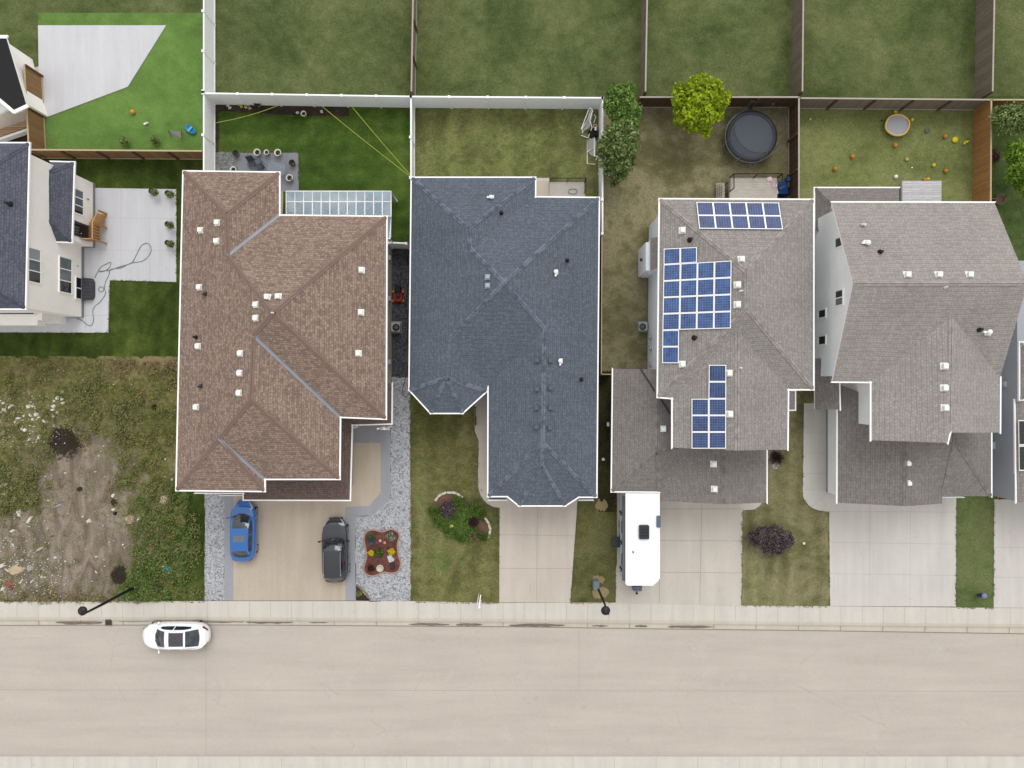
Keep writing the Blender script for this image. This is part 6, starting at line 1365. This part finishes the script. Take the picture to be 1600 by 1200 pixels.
mb = MB(); mb.lathe([(.12, 0), (.12, .25), (.05, .3)], P(903, 297.5), 10); mb.tube([P(895 + 7 * math.cos(a), 299 + 4 * math.sin(a), .66) for a in np.linspace(0, 12, 30)], .02, 5); mb.solo('garden_hose', 'coiled pale green hose on the landing behind the blue roof', 'hose', plain('mint_hose', (112, 160, 140), .6))

# ------------------------------------------------------------------ slide and black bin beside the deck of the solar house
t = thing('plastic_slide', 'blue plastic play slide with white rails next to the dark fence', 'slide', P(1223, 293)); BL2 = plain('slide_blue', (30, 92, 168), .4)
mb = MB(); mb.add([P(1214, 284, .7), P(1230, 283, .7), P(1231, 303, .35), P(1214, 303, .35), P(1214, 284, .62), P(1230, 283, .62), P(1231, 303, .3), P(1214, 303, .3)], [(3, 2, 1, 0), (4, 5, 6, 7), (0, 1, 5, 4), (1, 2, 6, 5), (2, 3, 7, 6), (3, 0, 4, 7)]); mb.build('deck', BL2, t)
mb = MB(); mb.box(P(1230, 281, .7), (.2, .3, .5)); mb.box(P(1222, 293, .62), (.5, .2, .12), .4); mb.build('tower', plain('slide_dark_blue', (20, 60, 120), .4), t)
mb = MB(); mb.tube([P(1214, 286, .9), P(1213, 290, 1.05), P(1215, 302, .6)], .05, 8); mb.build('rail', WTP, t)
for x, y in ((1216, 288), (1228, 287), (1228, 300)): mb = MB(); mb.tube([P(x, y, 0), P(x, y, .6)], .04, 6); mb.build('leg', BL2, t)
mb = MB(); mb.lathe([(.02, .02), (.8, .02), (.85, .22), (.9, .24), (.86, .28), (.8, .2), (.02, .06)], P(1216, 301, 0), 28, sx=1, sy=.5); mb.solo('paddling_pool', 'black shallow round tub under the blue slide', 'tub', BLACK)
mb = MB(); mb.rbox(P(1207.5, 287, .95), (.28, .6, .2), .05, .2); mb.rbox(P(1202, 280, 1.95), (.36, .28, .1), .08, .2); mb.solo('deck_cloth', 'pink and white cloth bundle hung at the corner of the black deck railing', 'cloth', plain('pink_white_cloth', (214, 186, 192), .9, amt=.15))

# ------------------------------------------------------------------ patio chairs and table
IRON = plain('slate_mesh_fabric', (74, 84, 96), .7); 
def pchair(label, x, y, rz):
    t = thing('patio_chair', label, 'chair', P(x, y), 'dark chairs on the grey patio', rz); mb = MB(); mb.box((0, 0, .42), (.5, .5, .04)); mb.build('seat', IRON, t, local=True)
    mb = MB(); mb.box((0, .28, .72), (.5, .05, .5), 0, 0, Matrix.Rotation(R(-14), 3, 'X')); mb.build('backrest', IRON, t, local=True)
    for sx in (-.24, .24):
        mb = MB(); mb.tube([(sx, -.24, 0), (sx, -.24, .62), (sx, .28, .64), (sx, .3, 0)], .016, 5); mb.build('leg', DGREY, t, local=True)
pchair('dark slatted chair on the grey patio, nearer the white fence', 397, 258, R(10)); pchair('dark slatted chair on the grey patio, nearer the glass table', 410, 263, R(-65))
t = thing('glass_table', 'clear glass-topped table on the grey patio right of the dark chairs', 'table', P(432, 262)); GT = NT('table_glass', .1); GT.color(C(150, 160, 176)); GT.b.inputs['Alpha'].default_value = .35
mb = MB(); mb.box(P(432, 262, .73), (1.3, .8, .012), R(-14)); mb.build('tabletop', GT.m, t)
mb = MB()
M_ = Matrix.Rotation(R(-14), 3, 'Z')
for a in ((-.6, -.35), (.6, -.35), (.6, .35), (-.6, .35)):
    q = MB(); v = M_ @ Vector((a[0], a[1], 0)); q.tube([P(432, 262, 0) + v, P(432, 262, .71) + v * .9], .018, 5); q.build('leg', DGREY, t)
mb.tube([P(432, 262, .70) + M_ @ Vector(v) for v in ((-.62, -.38, 0), (.62, -.38, 0), (.62, .38, 0), (-.62, .38, 0))], .02, 5, closed=True); mb.build('frame', DGREY, t)

# ------------------------------------------------------------------ side yards
def acunit(label, x, y, s, grille, pad=True):
    t = thing('air_conditioner', label, 'air conditioner', P(x, y)); mb = MB(); mb.rbox(P(x, y, .35), (s, s, .66), .08); mb.build('casing', LGREY, t)
    mb = MB(); mb.lathe([(.01, .0), (s * .36, 0), (s * .38, .04), (s * .1, .05)], P(x, y, .68), 20); f_ = mb.build('fan_grille', grille, t)
    mb = MB()
    for k in range(4): mb.box(P(x, y, .735), (s * .6, .03, .012), R(45 * k))
    mb.build('guard', MGREY, f_)
    if pad: mb = MB(); mb.box(P(x, y, .04), (s * 1.22, s * 1.3, .1)); mb.build('pad', plain('pad_concrete', (170, 168, 166), .9), t)
acunit('white-cased air conditioner with dark fan in the gravel passage beside the brown house', 619, 511.5, .66, BLACK)
acunit('grey air conditioner on a concrete pad left of the solar house', 1004, 510.5, .62, DGREY)
t = thing('lawn_mower', 'red lawn mower in the dark gravel passage beside the brown house', 'lawn mower', P(622, 460)); RED = plain('mower_red', (182, 42, 34), .45)
mb = MB(); mb.rbox(P(622, 463, .28), (.62, .8, .2), .15); mb.build('deck', RED, t); mb = MB(); mb.rbox(P(622, 461, .48), (.3, .3, .26), .08); mb.build('engine', DGREY, t)
mb = MB(); mb.tube([P(617, 457, .35), P(618, 444, 1.0), P(626, 444, 1.0), P(627, 457, .35)], .02, 6); mb.build('handle', BLACK, t); mb = MB(); mb.rbox(P(622, 452, .45), (.42, .5, .35), .1); mb.build('grass_bag', BLACK, t)
for x, y in ((614.5, 456), (629.5, 456), (614.5, 470), (629.5, 470)): mb = MB(); mb.ball(P(x, y, .12), .12, sz=1); mb.build('wheel', plain('mower_wheel', (190, 150, 60), .6), t)
HOSE = plain('green_grey_hose', (122, 150, 140), .6)
mb = MB(); z_ = .085
hp = [(148, 434), (152, 426), (158, 417), (167, 412), (173, 410), (171, 418), (162, 424), (155, 424), (172, 422), (186, 417), (205, 411), (212, 400), (220, 385), (228, 380), (234, 383), (236, 391), (232, 400), (222, 408), (205, 411), (190, 418), (173, 421), (170, 430), (165, 440), (163, 450), (165, 458), (158, 470), (150, 477), (145, 485), (146, 500), (143, 508), (137, 508), (128, 501), (118, 497)]
sp_ = []
for i in range(len(hp) - 1):
    p0, p1, p2, p3 = (np.array(hp[max(0, min(len(hp) - 1, i + j))], float) for j in (-1, 0, 1, 2))
    for s in range(5): u = s / 5; sp_.append(.5 * ((2 * p1) + (-p0 + p2) * u + (2 * p0 - 5 * p1 + 4 * p2 - p3) * u * u + (-p0 + 3 * p1 - 3 * p2 + p3) * u ** 3))
mb.tube([P(q[0], q[1], z_ + .01 * math.sin(i)) for i, q in enumerate(sp_)], .022, 6); mb.tube([P(158 + 4 * math.cos(a), 452 + 4 * math.sin(a), z_) for a in np.linspace(0, 6.2, 16)], .022, 6); mb.solo('garden_hose', 'long looping grey-green hose lying across the pale patio', 'hose', HOSE)
mb = MB(); mb.tube([P(x, y, .06) for x, y in ((636, 400), (639, 430), (637, 455), (633, 480), (638, 500), (636, 530), (640, 560), (634, 590), (628, 612), (634, 622), (641, 612), (640, 590))], .018, 5); mb.solo('black_cable', 'black cable winding along the dark gravel passage', 'cable', BLACK)
# window well with clear cover
t = thing('window_well', 'dark ribbed window well cover against the white house wall', 'window well', P(142, 452)); xw = XA
mb = MB(); ya, yb = P(0, 435).y, P(0, 470).y
pts = [(xw, ya), (xw + .72, ya - .06), (xw + .84, ya - .3), (xw + .84, yb + .3), (xw + .72, yb + .06), (xw, yb)]
mb.prism(pts, -.1, .42); mb.build('cover', plain('well_cover', (82, 82, 88), .5, amt=.15), t)
mb = MB()
for k in range(7): y = yb + .12 + (ya - yb - .24) * k / 6; mb.box((xw + .45, y, .43), (.74, .03, .03))
mb.build('rib', DGREY, t)
mb = MB(); mb.box((xw + .05, (ya + yb) / 2, .75), (.08, ya - yb, .62)); w_ = mb.build('window', WHITE, t)
for s_ in (-1, 1): mb = MB(); mb.box((xw + .085, (ya + yb) / 2 + s_ * (ya - yb) * .24, .74), (.04, (ya - yb) * .42, .5)); mb.build('pane', WINDARK, w_)
# wooden landing and stairs of the white house
t = thing('wooden_stairs', 'golden wooden landing with slatted railing at the side door of the white house', 'stairs', P(158, 358)); WG = plain('golden_timber', (190, 146, 92), .8, amt=.12); WG2 = plain('brown_timber', (150, 112, 76), .8, amt=.12)
Xl0, Xl1 = -29.6, -28.75; Yb, Ym, Ye = YA(377, .9), YA(352, .9), YA(336, .3)
mb = MB()
for k in range(6): mb.box((Xl0 + .07 + .14 * k, (Yb + Ym) / 2, .88), (.13, Ym - Yb, .04))
mb.build('landing', WG2, t)
for k in range(4): mb = MB(); mb.box(((Xl0 + Xl1) / 2, Ym + .13 + .24 * k, .70 - .2 * k), (Xl1 - Xl0, .25, .04)); mb.build('tread', WG, t)
mb = MB(); mb.tube([(Xl1, Yb, 1.75), (Xl1, Ym, 1.75), (Xl1, Ym + 1.0, 1.1)], .045, 4); mb.tube([(Xl0, Yb, 1.74), (Xl1 + .02, Yb, 1.76)], .045, 4); mb.build('handrail', plain('pale_timber_rail', (222, 180, 124), .7), t)
mb = MB()
for k in range(11):
    y = Yb + (Ym + .95 - Yb) * k / 10; zt_ = 1.73 if y < Ym else 1.73 - .65 * (y - Ym); mb.box((Xl1, y, zt_ / 2 + (.35 if y < Ym else .1)), (.04, .06, zt_ - (.75 if y < Ym else .4)))
for k in range(5): mb.box((Xl0 + (Xl1 - Xl0) * (k + .5) / 5, Yb, 1.3), (.06, .04, .85))
mb.build('balusters', WG, t)
for x, y in ((Xl1, Yb), (Xl1, Ym), (Xl1, Ym + 1.0)): mb = MB(); mb.box((x, y, .85 if y <= Ym else .55), (.09, .09, 1.75 if y <= Ym else 1.1)); mb.build('post', WG, t)
# small things
mb = MB(); mb.rbox(P(950, 663, .3), (.3, .5, .6), .05); t = mb.solo('meter_cabinet', 'small dark meter box in the shady gap beside the grey garage roof', 'meter box', DGREY)
mb = MB(); mb.box(P(950, 663, .63), (.16, .26, .05)); mb.build('lid', WHITE, t)
mb = MB(); mb.lathe([(.22, 0), (.24, .25), (.2, .3)], P(942, 717), 10, sx=.5, sy=.5); mb.solo('white_stake', 'small white stake in the shady grass between the blue and grey roofs', 'stake', WHITE)
mb = MB(); mb.tube([P(1562 + 3 * math.cos(a), 778 + 2 * math.sin(a), .12) for a in np.linspace(0, 9, 24)], .05, 6); mb.solo('yellow_hose', 'small yellow-brown coil at the foot of the grey-sided wall', 'hose', plain('ochre_hose', (176, 146, 66), .7))
mb = MB(); mb.prism(PL([(1552, 752), (1570, 753), (1570, 773), (1552, 771)]), -.05, .08); o = mb.build('gravel_bed', gravel('brown_gravel', [(84, 78, 72), (112, 104, 96), (134, 126, 118)], 9), origin=(0, 0, 0)); o['kind'] = 'structure'
mb = MB(); mb.rbox(P(1556, 686, .4), (.7, .8, .8), .05); t = mb.solo('outdoor_unit', 'dark unit in the passage right of the gabled house roof', 'air conditioner', DGREY); mb = MB(); mb.ball(P(1554, 687, .82), .14, sz=.5); mb.build('fan_hub', LGREY, t)
mb = MB(); mb.prism(PL([(1199, 700), (1222, 705), (1221, 728), (1212, 733), (1198, 731)]), -.05, .05); o = mb.build('gravel_bed', gravel('cobble_bed', [(150, 136, 120), (196, 184, 168), (120, 106, 92), (222, 212, 198)], 5), origin=(0, 0, 0)); o['kind'] = 'structure'
bush('bare_bush', 'leafless twiggy bush on the cobbles behind the solar house garage', 1211, 714, .5, .6, leafmat('twig_grey', [(70, 60, 54), (96, 84, 76)]), 220, .06, 'bush', 1, None, True)

# ------------------------------------------------------------------ rubble on the vacant lot
RW = plain('white_rubble', (232, 228, 220), .9, amt=.1); RB = plain('beige_rubble', (204, 186, 164), .9, amt=.12); RD = plain('red_brown_rubble', (150, 92, 78), .9, amt=.2); RG = plain('grey_rubble', (176, 178, 178), .8, amt=.12)
def chunk(x, y, a, b, rot, mat, name, label, group, h=.12, cat='rubble'):
    n_ = 9; c = P(x, y, .03); mb = MB(); M_ = Matrix.Rotation(R(rot), 3, 'Z'); lo, hi = [], []
    for k in range(n_):
        an = 2 * math.pi * k / n_; q = random.uniform(.6, 1.1); v = M_ @ Vector((a / 2 * q * math.cos(an), b / 2 * q * math.sin(an), 0)); lo.append(c + v); hi.append(c + v * random.uniform(.6, .85) + Vector((0, 0, h * random.uniform(.7, 1.3))))
    mb.add(lo + hi, [(k, (k + 1) % n_, n_ + (k + 1) % n_, n_ + k) for k in range(n_)] + [tuple(range(n_, 2 * n_))]); return mb.solo(name, label, cat, mat, group)
g1 = [(12, 614), (98, 613), (85, 626), (84, 634), (84, 641), (98, 624), (100, 629), (90, 645), (83, 650), (45, 635), (51, 635), (19, 633), (6, 641), (2, 645), (10, 641), (22, 646), (39, 651), (48, 650), (61, 653), (25, 660), (30, 654), (35, 670), (39, 672), (62, 684), (46, 687), (86, 664), (70, 658), (5, 630), (56, 648), (17, 636), (52, 656), (27, 664), (90, 622)]
for x, y in g1: chunk(x + random.uniform(-1, 1), y + random.uniform(-1, 1), random.uniform(.2, .5), random.uniform(.15, .36), random.uniform(0, 180), RW, 'rubble_chunk', 'jagged white rubble chunk in the scatter above the dark burnt patch', 'white rubble above the burnt patch')
for x, y, a, b, r, m, w_ in ((4, 677, .7, .3, 45, RW, 'pale flat fragment at the left edge beside the weeds'), (144, 657, .32, .2, -20, RW, 'lone white fragment right of the burnt patch'), (146, 649, .24, .2, 60, RB, 'small beige fragment above the lone white one'),
    (5, 759, .6, .45, 20, RW, 'squarish white block at the left edge of the bare soil'), (19, 763, .2, .5, 15, RW, 'thin pale shard beside the squarish white block'), (9, 788, .4, .35, 0, RW, 'white lump at the left edge below the squarish block'), (3, 785, .3, .3, 0, RB, 'small lump touching the left edge'),
    (8, 770, .6, .5, 10, RB, 'beige slab at the left edge under the squarish block'), (33, 790, .6, 1.0, -30, RW, 'largest patch of crumbled white plaster, lower left part'), (42, 780, 1.0, .6, 40, RW, 'crumbled white plaster, upper right part of the largest patch'), (30, 800, .5, .9, -10, RW, 'crumbled white plaster, lowest part of the largest patch'), (24, 778, .3, .4, 0, RW, 'small white piece left of the largest plaster patch'),
    (76, 782, .3, .1, -20, RW, 'tiny pale stick above the grey plank'), (91, 790, .9, .18, 25, RG, 'grey plank lying on the bare soil'), (177, 774, .3, .5, -35, RW, 'white shard above the dark hole'), (178, 796, .4, .3, 20, RW, 'white crumpled piece below the dark hole'), (256, 781, .75, .8, 10, RB, 'large beige stone near the brown house wall'),
    (259, 717, .1, .3, 25, RW, 'thin white curl in the weeds near the brown roof'), (269, 749, .15, .3, 0, RW, 'small white scrap close to the brown roof corner'), (259, 745, .3, .12, 0, RB, 'small beige scrap near the brown roof corner'), (155, 712, .12, .2, 0, RW, 'tiny white scrap in the middle of the lot'), (150, 737, .15, .15, 0, RW, 'tiny white speck below the middle of the lot'), (103, 739, .15, .15, 0, RW, 'tiny white speck on the bare soil top'),
    (47, 812, .25, .9, -32, RW, 'long slanted white strip on the left bare soil'), (20, 829, .45, .3, 25, RW, 'white brick-shaped piece on the left bare soil'), (139, 814, .45, .4, 50, RW, 'white triangular piece in the middle of the bare soil'), (130, 807, .2, .2, 0, RW, 'small white piece above the triangular one'), (203, 812, .95, .8, 80, RB, 'large cream triangular board at the edge of the weeds'), (217, 811, .2, .35, -30, RW, 'small white shard right of the cream triangular board'),
    (62, 858, .7, .25, 25, RB, 'curved pinkish fragment on the left bare soil'), (87, 871, .25, .2, 0, RW, 'small white fragment right of the curved one'), (103, 877, .15, .15, 0, RW, 'tiny white fragment in the left middle'), (193, 851, .18, .18, 0, RW, 'tiny white fragment near the right weeds'), (151, 870, .2, .15, 0, RW, 'tiny white fragment above the dark soil spot'), (21, 851, .12, .5, 30, RW, 'thin pale sliver on the left bare soil'),
    (51, 908, .12, .7, -40, RW, 'slanted white lath in the lower left litter'), (65, 901, .25, .2, 0, RW, 'small white lump in the lower left litter, left one'), (71, 901, .25, .2, 0, RW, 'small white lump in the lower left litter, right one'), (3, 884, .7, .4, 20, RW, 'white sheet fragment on the left edge near the pale sand'), (15, 893, 1.0, .14, -38, RW, 'long white strip crossing the pale sand'), (34, 908, .5, .18, 60, RW, 'bent white strip end beside the pale sand'),
    (47, 888, .5, .5, 0, RG, 'pale grey crumbled patch right of the sand'), (14, 912, .8, .5, 0, RD, 'reddish heap in the lower left corner'), (18, 918, .4, .3, 0, RD, 'smaller reddish lump by the heap'), (5, 920, .4, .3, 30, RW, 'white scrap under the reddish heap'), (151, 894, .35, .08, -45, RW, 'thin white twig-like scrap beside the dark soil spot'), (35, 875, .4, .3, 30, RG, 'pale grey fragment above the sand'), (80, 925, .2, .5, 0, RB, 'pale upright scrap near the pavement'), (75, 826, .3, .2, 0, RB, 'grey-beige lump in the left middle soil')):
    chunk(x, y, a, b, r, m, 'rubble_fragment', w_, 'rubble on the bare soil', .1)
mb = MB(); o = None
chunk(26, 890, 1.4, .9, 10, plain('pale_sand', (200, 182, 152), .9), 'sand_pile', 'low pale sand pile in the lower left of the lot', None, .12, 'sand')
chunk(180, 802, .35, .3, 0, BLACK, 'black_scrap', 'black scrap beside the white crumpled piece', None, .12, 'scrap'); chunk(200, 683, .5, .35, 0, plain('dark_soil', (32, 28, 24), .95), 'soil_clod', 'dark clod in the middle of the weeds', None, .08, 'soil'); chunk(242, 637, .5, .45, 0, leafmat('dark_moss', [(40, 56, 26), (50, 62, 32)]), 'dark_weed', 'dark green clump near the brown roof', None, .2, 'weed')
chunk(179, 786, .7, .7, 0, plain('dark_hole_soil', (58, 48, 42), .95), 'soil_heap', 'dark soil heap between two white scraps', None, .1, 'soil'); chunk(125, 765, .6, .4, 20, plain('dark_hole_soil', (58, 48, 42), .95), 'soil_heap', 'dark soil spot on the bare dirt', None, .05, 'soil')
t = thing('plastic_bag', 'white and blue crumpled bag lying on the weeds near the left street lamp', 'bag', P(260, 886))
for x, y, a, b, m, nm in ((257, 884, .6, .4, RW, 'white_side'), (262, 888, .5, .5, plain('bag_blue', (70, 150, 190), .6), 'blue_side'), (260, 878, .25, .3, plain('bag_yellow', (224, 222, 160), .6), 'corner'), (264, 895, .2, .3, plain('bag_yellow', (224, 222, 160), .6), 'corner')):
    n_ = 8; mb = MB(); c = P(x, y, .12); lo = [c + Vector((a / 2 * math.cos(k * .785) * random.uniform(.6, 1.1), b / 2 * math.sin(k * .785) * random.uniform(.6, 1.1), random.uniform(0, .1))) for k in range(8)]; mb.add(lo + [c + Vector((0, 0, .22))], [(k, (k + 1) % 8, 8) for k in range(8)]); mb.build(nm, m, t)
# fine litter nobody could count
n_ = 1000; x, y = inpoly(n_, [(0, 220, 590, 935), (0, 110, 610, 700), (0, 70, 620, 690), (0, 120, 840, 935), (0, 60, 740, 935), (0, 90, 870, 930)]); v = []; 
for i in range(n_):
    c = P(x[i], y[i], .09); s_ = .02 + .05 * random.random() ** 2; a = random.random() * 6.28
    for k in range(4): v.append(c + Vector((s_ * math.cos(a + k * 1.57), s_ * math.sin(a + k * 1.57) * .6, random.uniform(0, .04))))
o = mesh_np('litter', np.array([tuple(q) for q in v]), np.arange(4 * n_).reshape(-1, 4), RW, None, (0, 0, 0)); o['kind'] = 'stuff'

# ------------------------------------------------------------------ ragged lawn edges
def fringe(lines, cols, w_=.07, dens=34, name='grass_fringe'):
    v = []
    for pts in lines:
        for (a, b) in zip(pts[:-1], pts[1:]):
            A, B = P(*a), P(*b); d = B - A; L = d.length
            if L < .01: continue
            u = d / L; nn = Vector((-u.y, u.x, 0)); m = int(L * dens)
            clump = rng.random(int(L * 3) + 3)
            for i in range(m):
                t = random.random(); k = clump[int(t * L * 3)]
                if k < .25: continue
                c = A + d * t + nn * random.gauss(0, w_ * (.2 + .35 * k)); an = random.random() * 6.28; ln = .02 + .05 * random.random() * (.3 + k)
                e_ = Vector((math.cos(an), math.sin(an), 0)) * ln; s_ = Vector((-e_.y, e_.x, 0)) * .3
                z = Vector((0, 0, .062)); v += [c - e_ + z, c + s_ + z + Vector((0, 0, .02)), c + e_ + z + Vector((0, 0, .01)), c - s_ + z]
    o = mesh_np(name, np.array([tuple(q) for q in v]), np.arange(len(v)).reshape(-1, 4), leafmat('fringe_' + str(cols[0][0]) + str(cols[1][1]), cols, .1), None, (0, 0, 0)); o['kind'] = 'stuff'
OL = [(104, 104, 60), (122, 122, 72), (142, 138, 92), (112, 120, 64)]; GRN = [(74, 92, 40), (96, 112, 54), (114, 128, 70)]
fringe([[(641, 620), (642, 939)], [(643, 940), (779, 942.5)], [(779, 795), (779, 941)], [(747, 700), (747, 755), (765, 790)], [(891, 942), (961, 941)], [(904, 795), (891, 940)], [(962, 780), (962, 940)], [(1159, 800), (1158, 944)], [(1160, 946.5), (1296, 947.5)], [(1254, 650), (1254, 775), (1266, 797), (1294, 800), (1296, 946)], [(1200, 735), (1196, 790)]], OL)
fringe([[(1493.5, 790), (1493, 947)], [(1494, 949), (1552, 950)], [(1553, 785), (1552, 948)], [(276, 296), (276, 441)], [(276, 441), (172, 438), (170, 520), (0, 520)], [(320, 772), (320, 938)], [(338, 182), (400, 178), (480, 183), (545, 183)], [(374, 238), (467, 238), (467, 292)], [(222, 940), (320, 940)]], GRN)
fringe([[(0, 940), (60, 941), (130, 940), (222, 940)], [(0, 938), (222, 939)]], [(100, 98, 56), (128, 118, 78), (110, 112, 60), (150, 134, 96)], .16, 60)
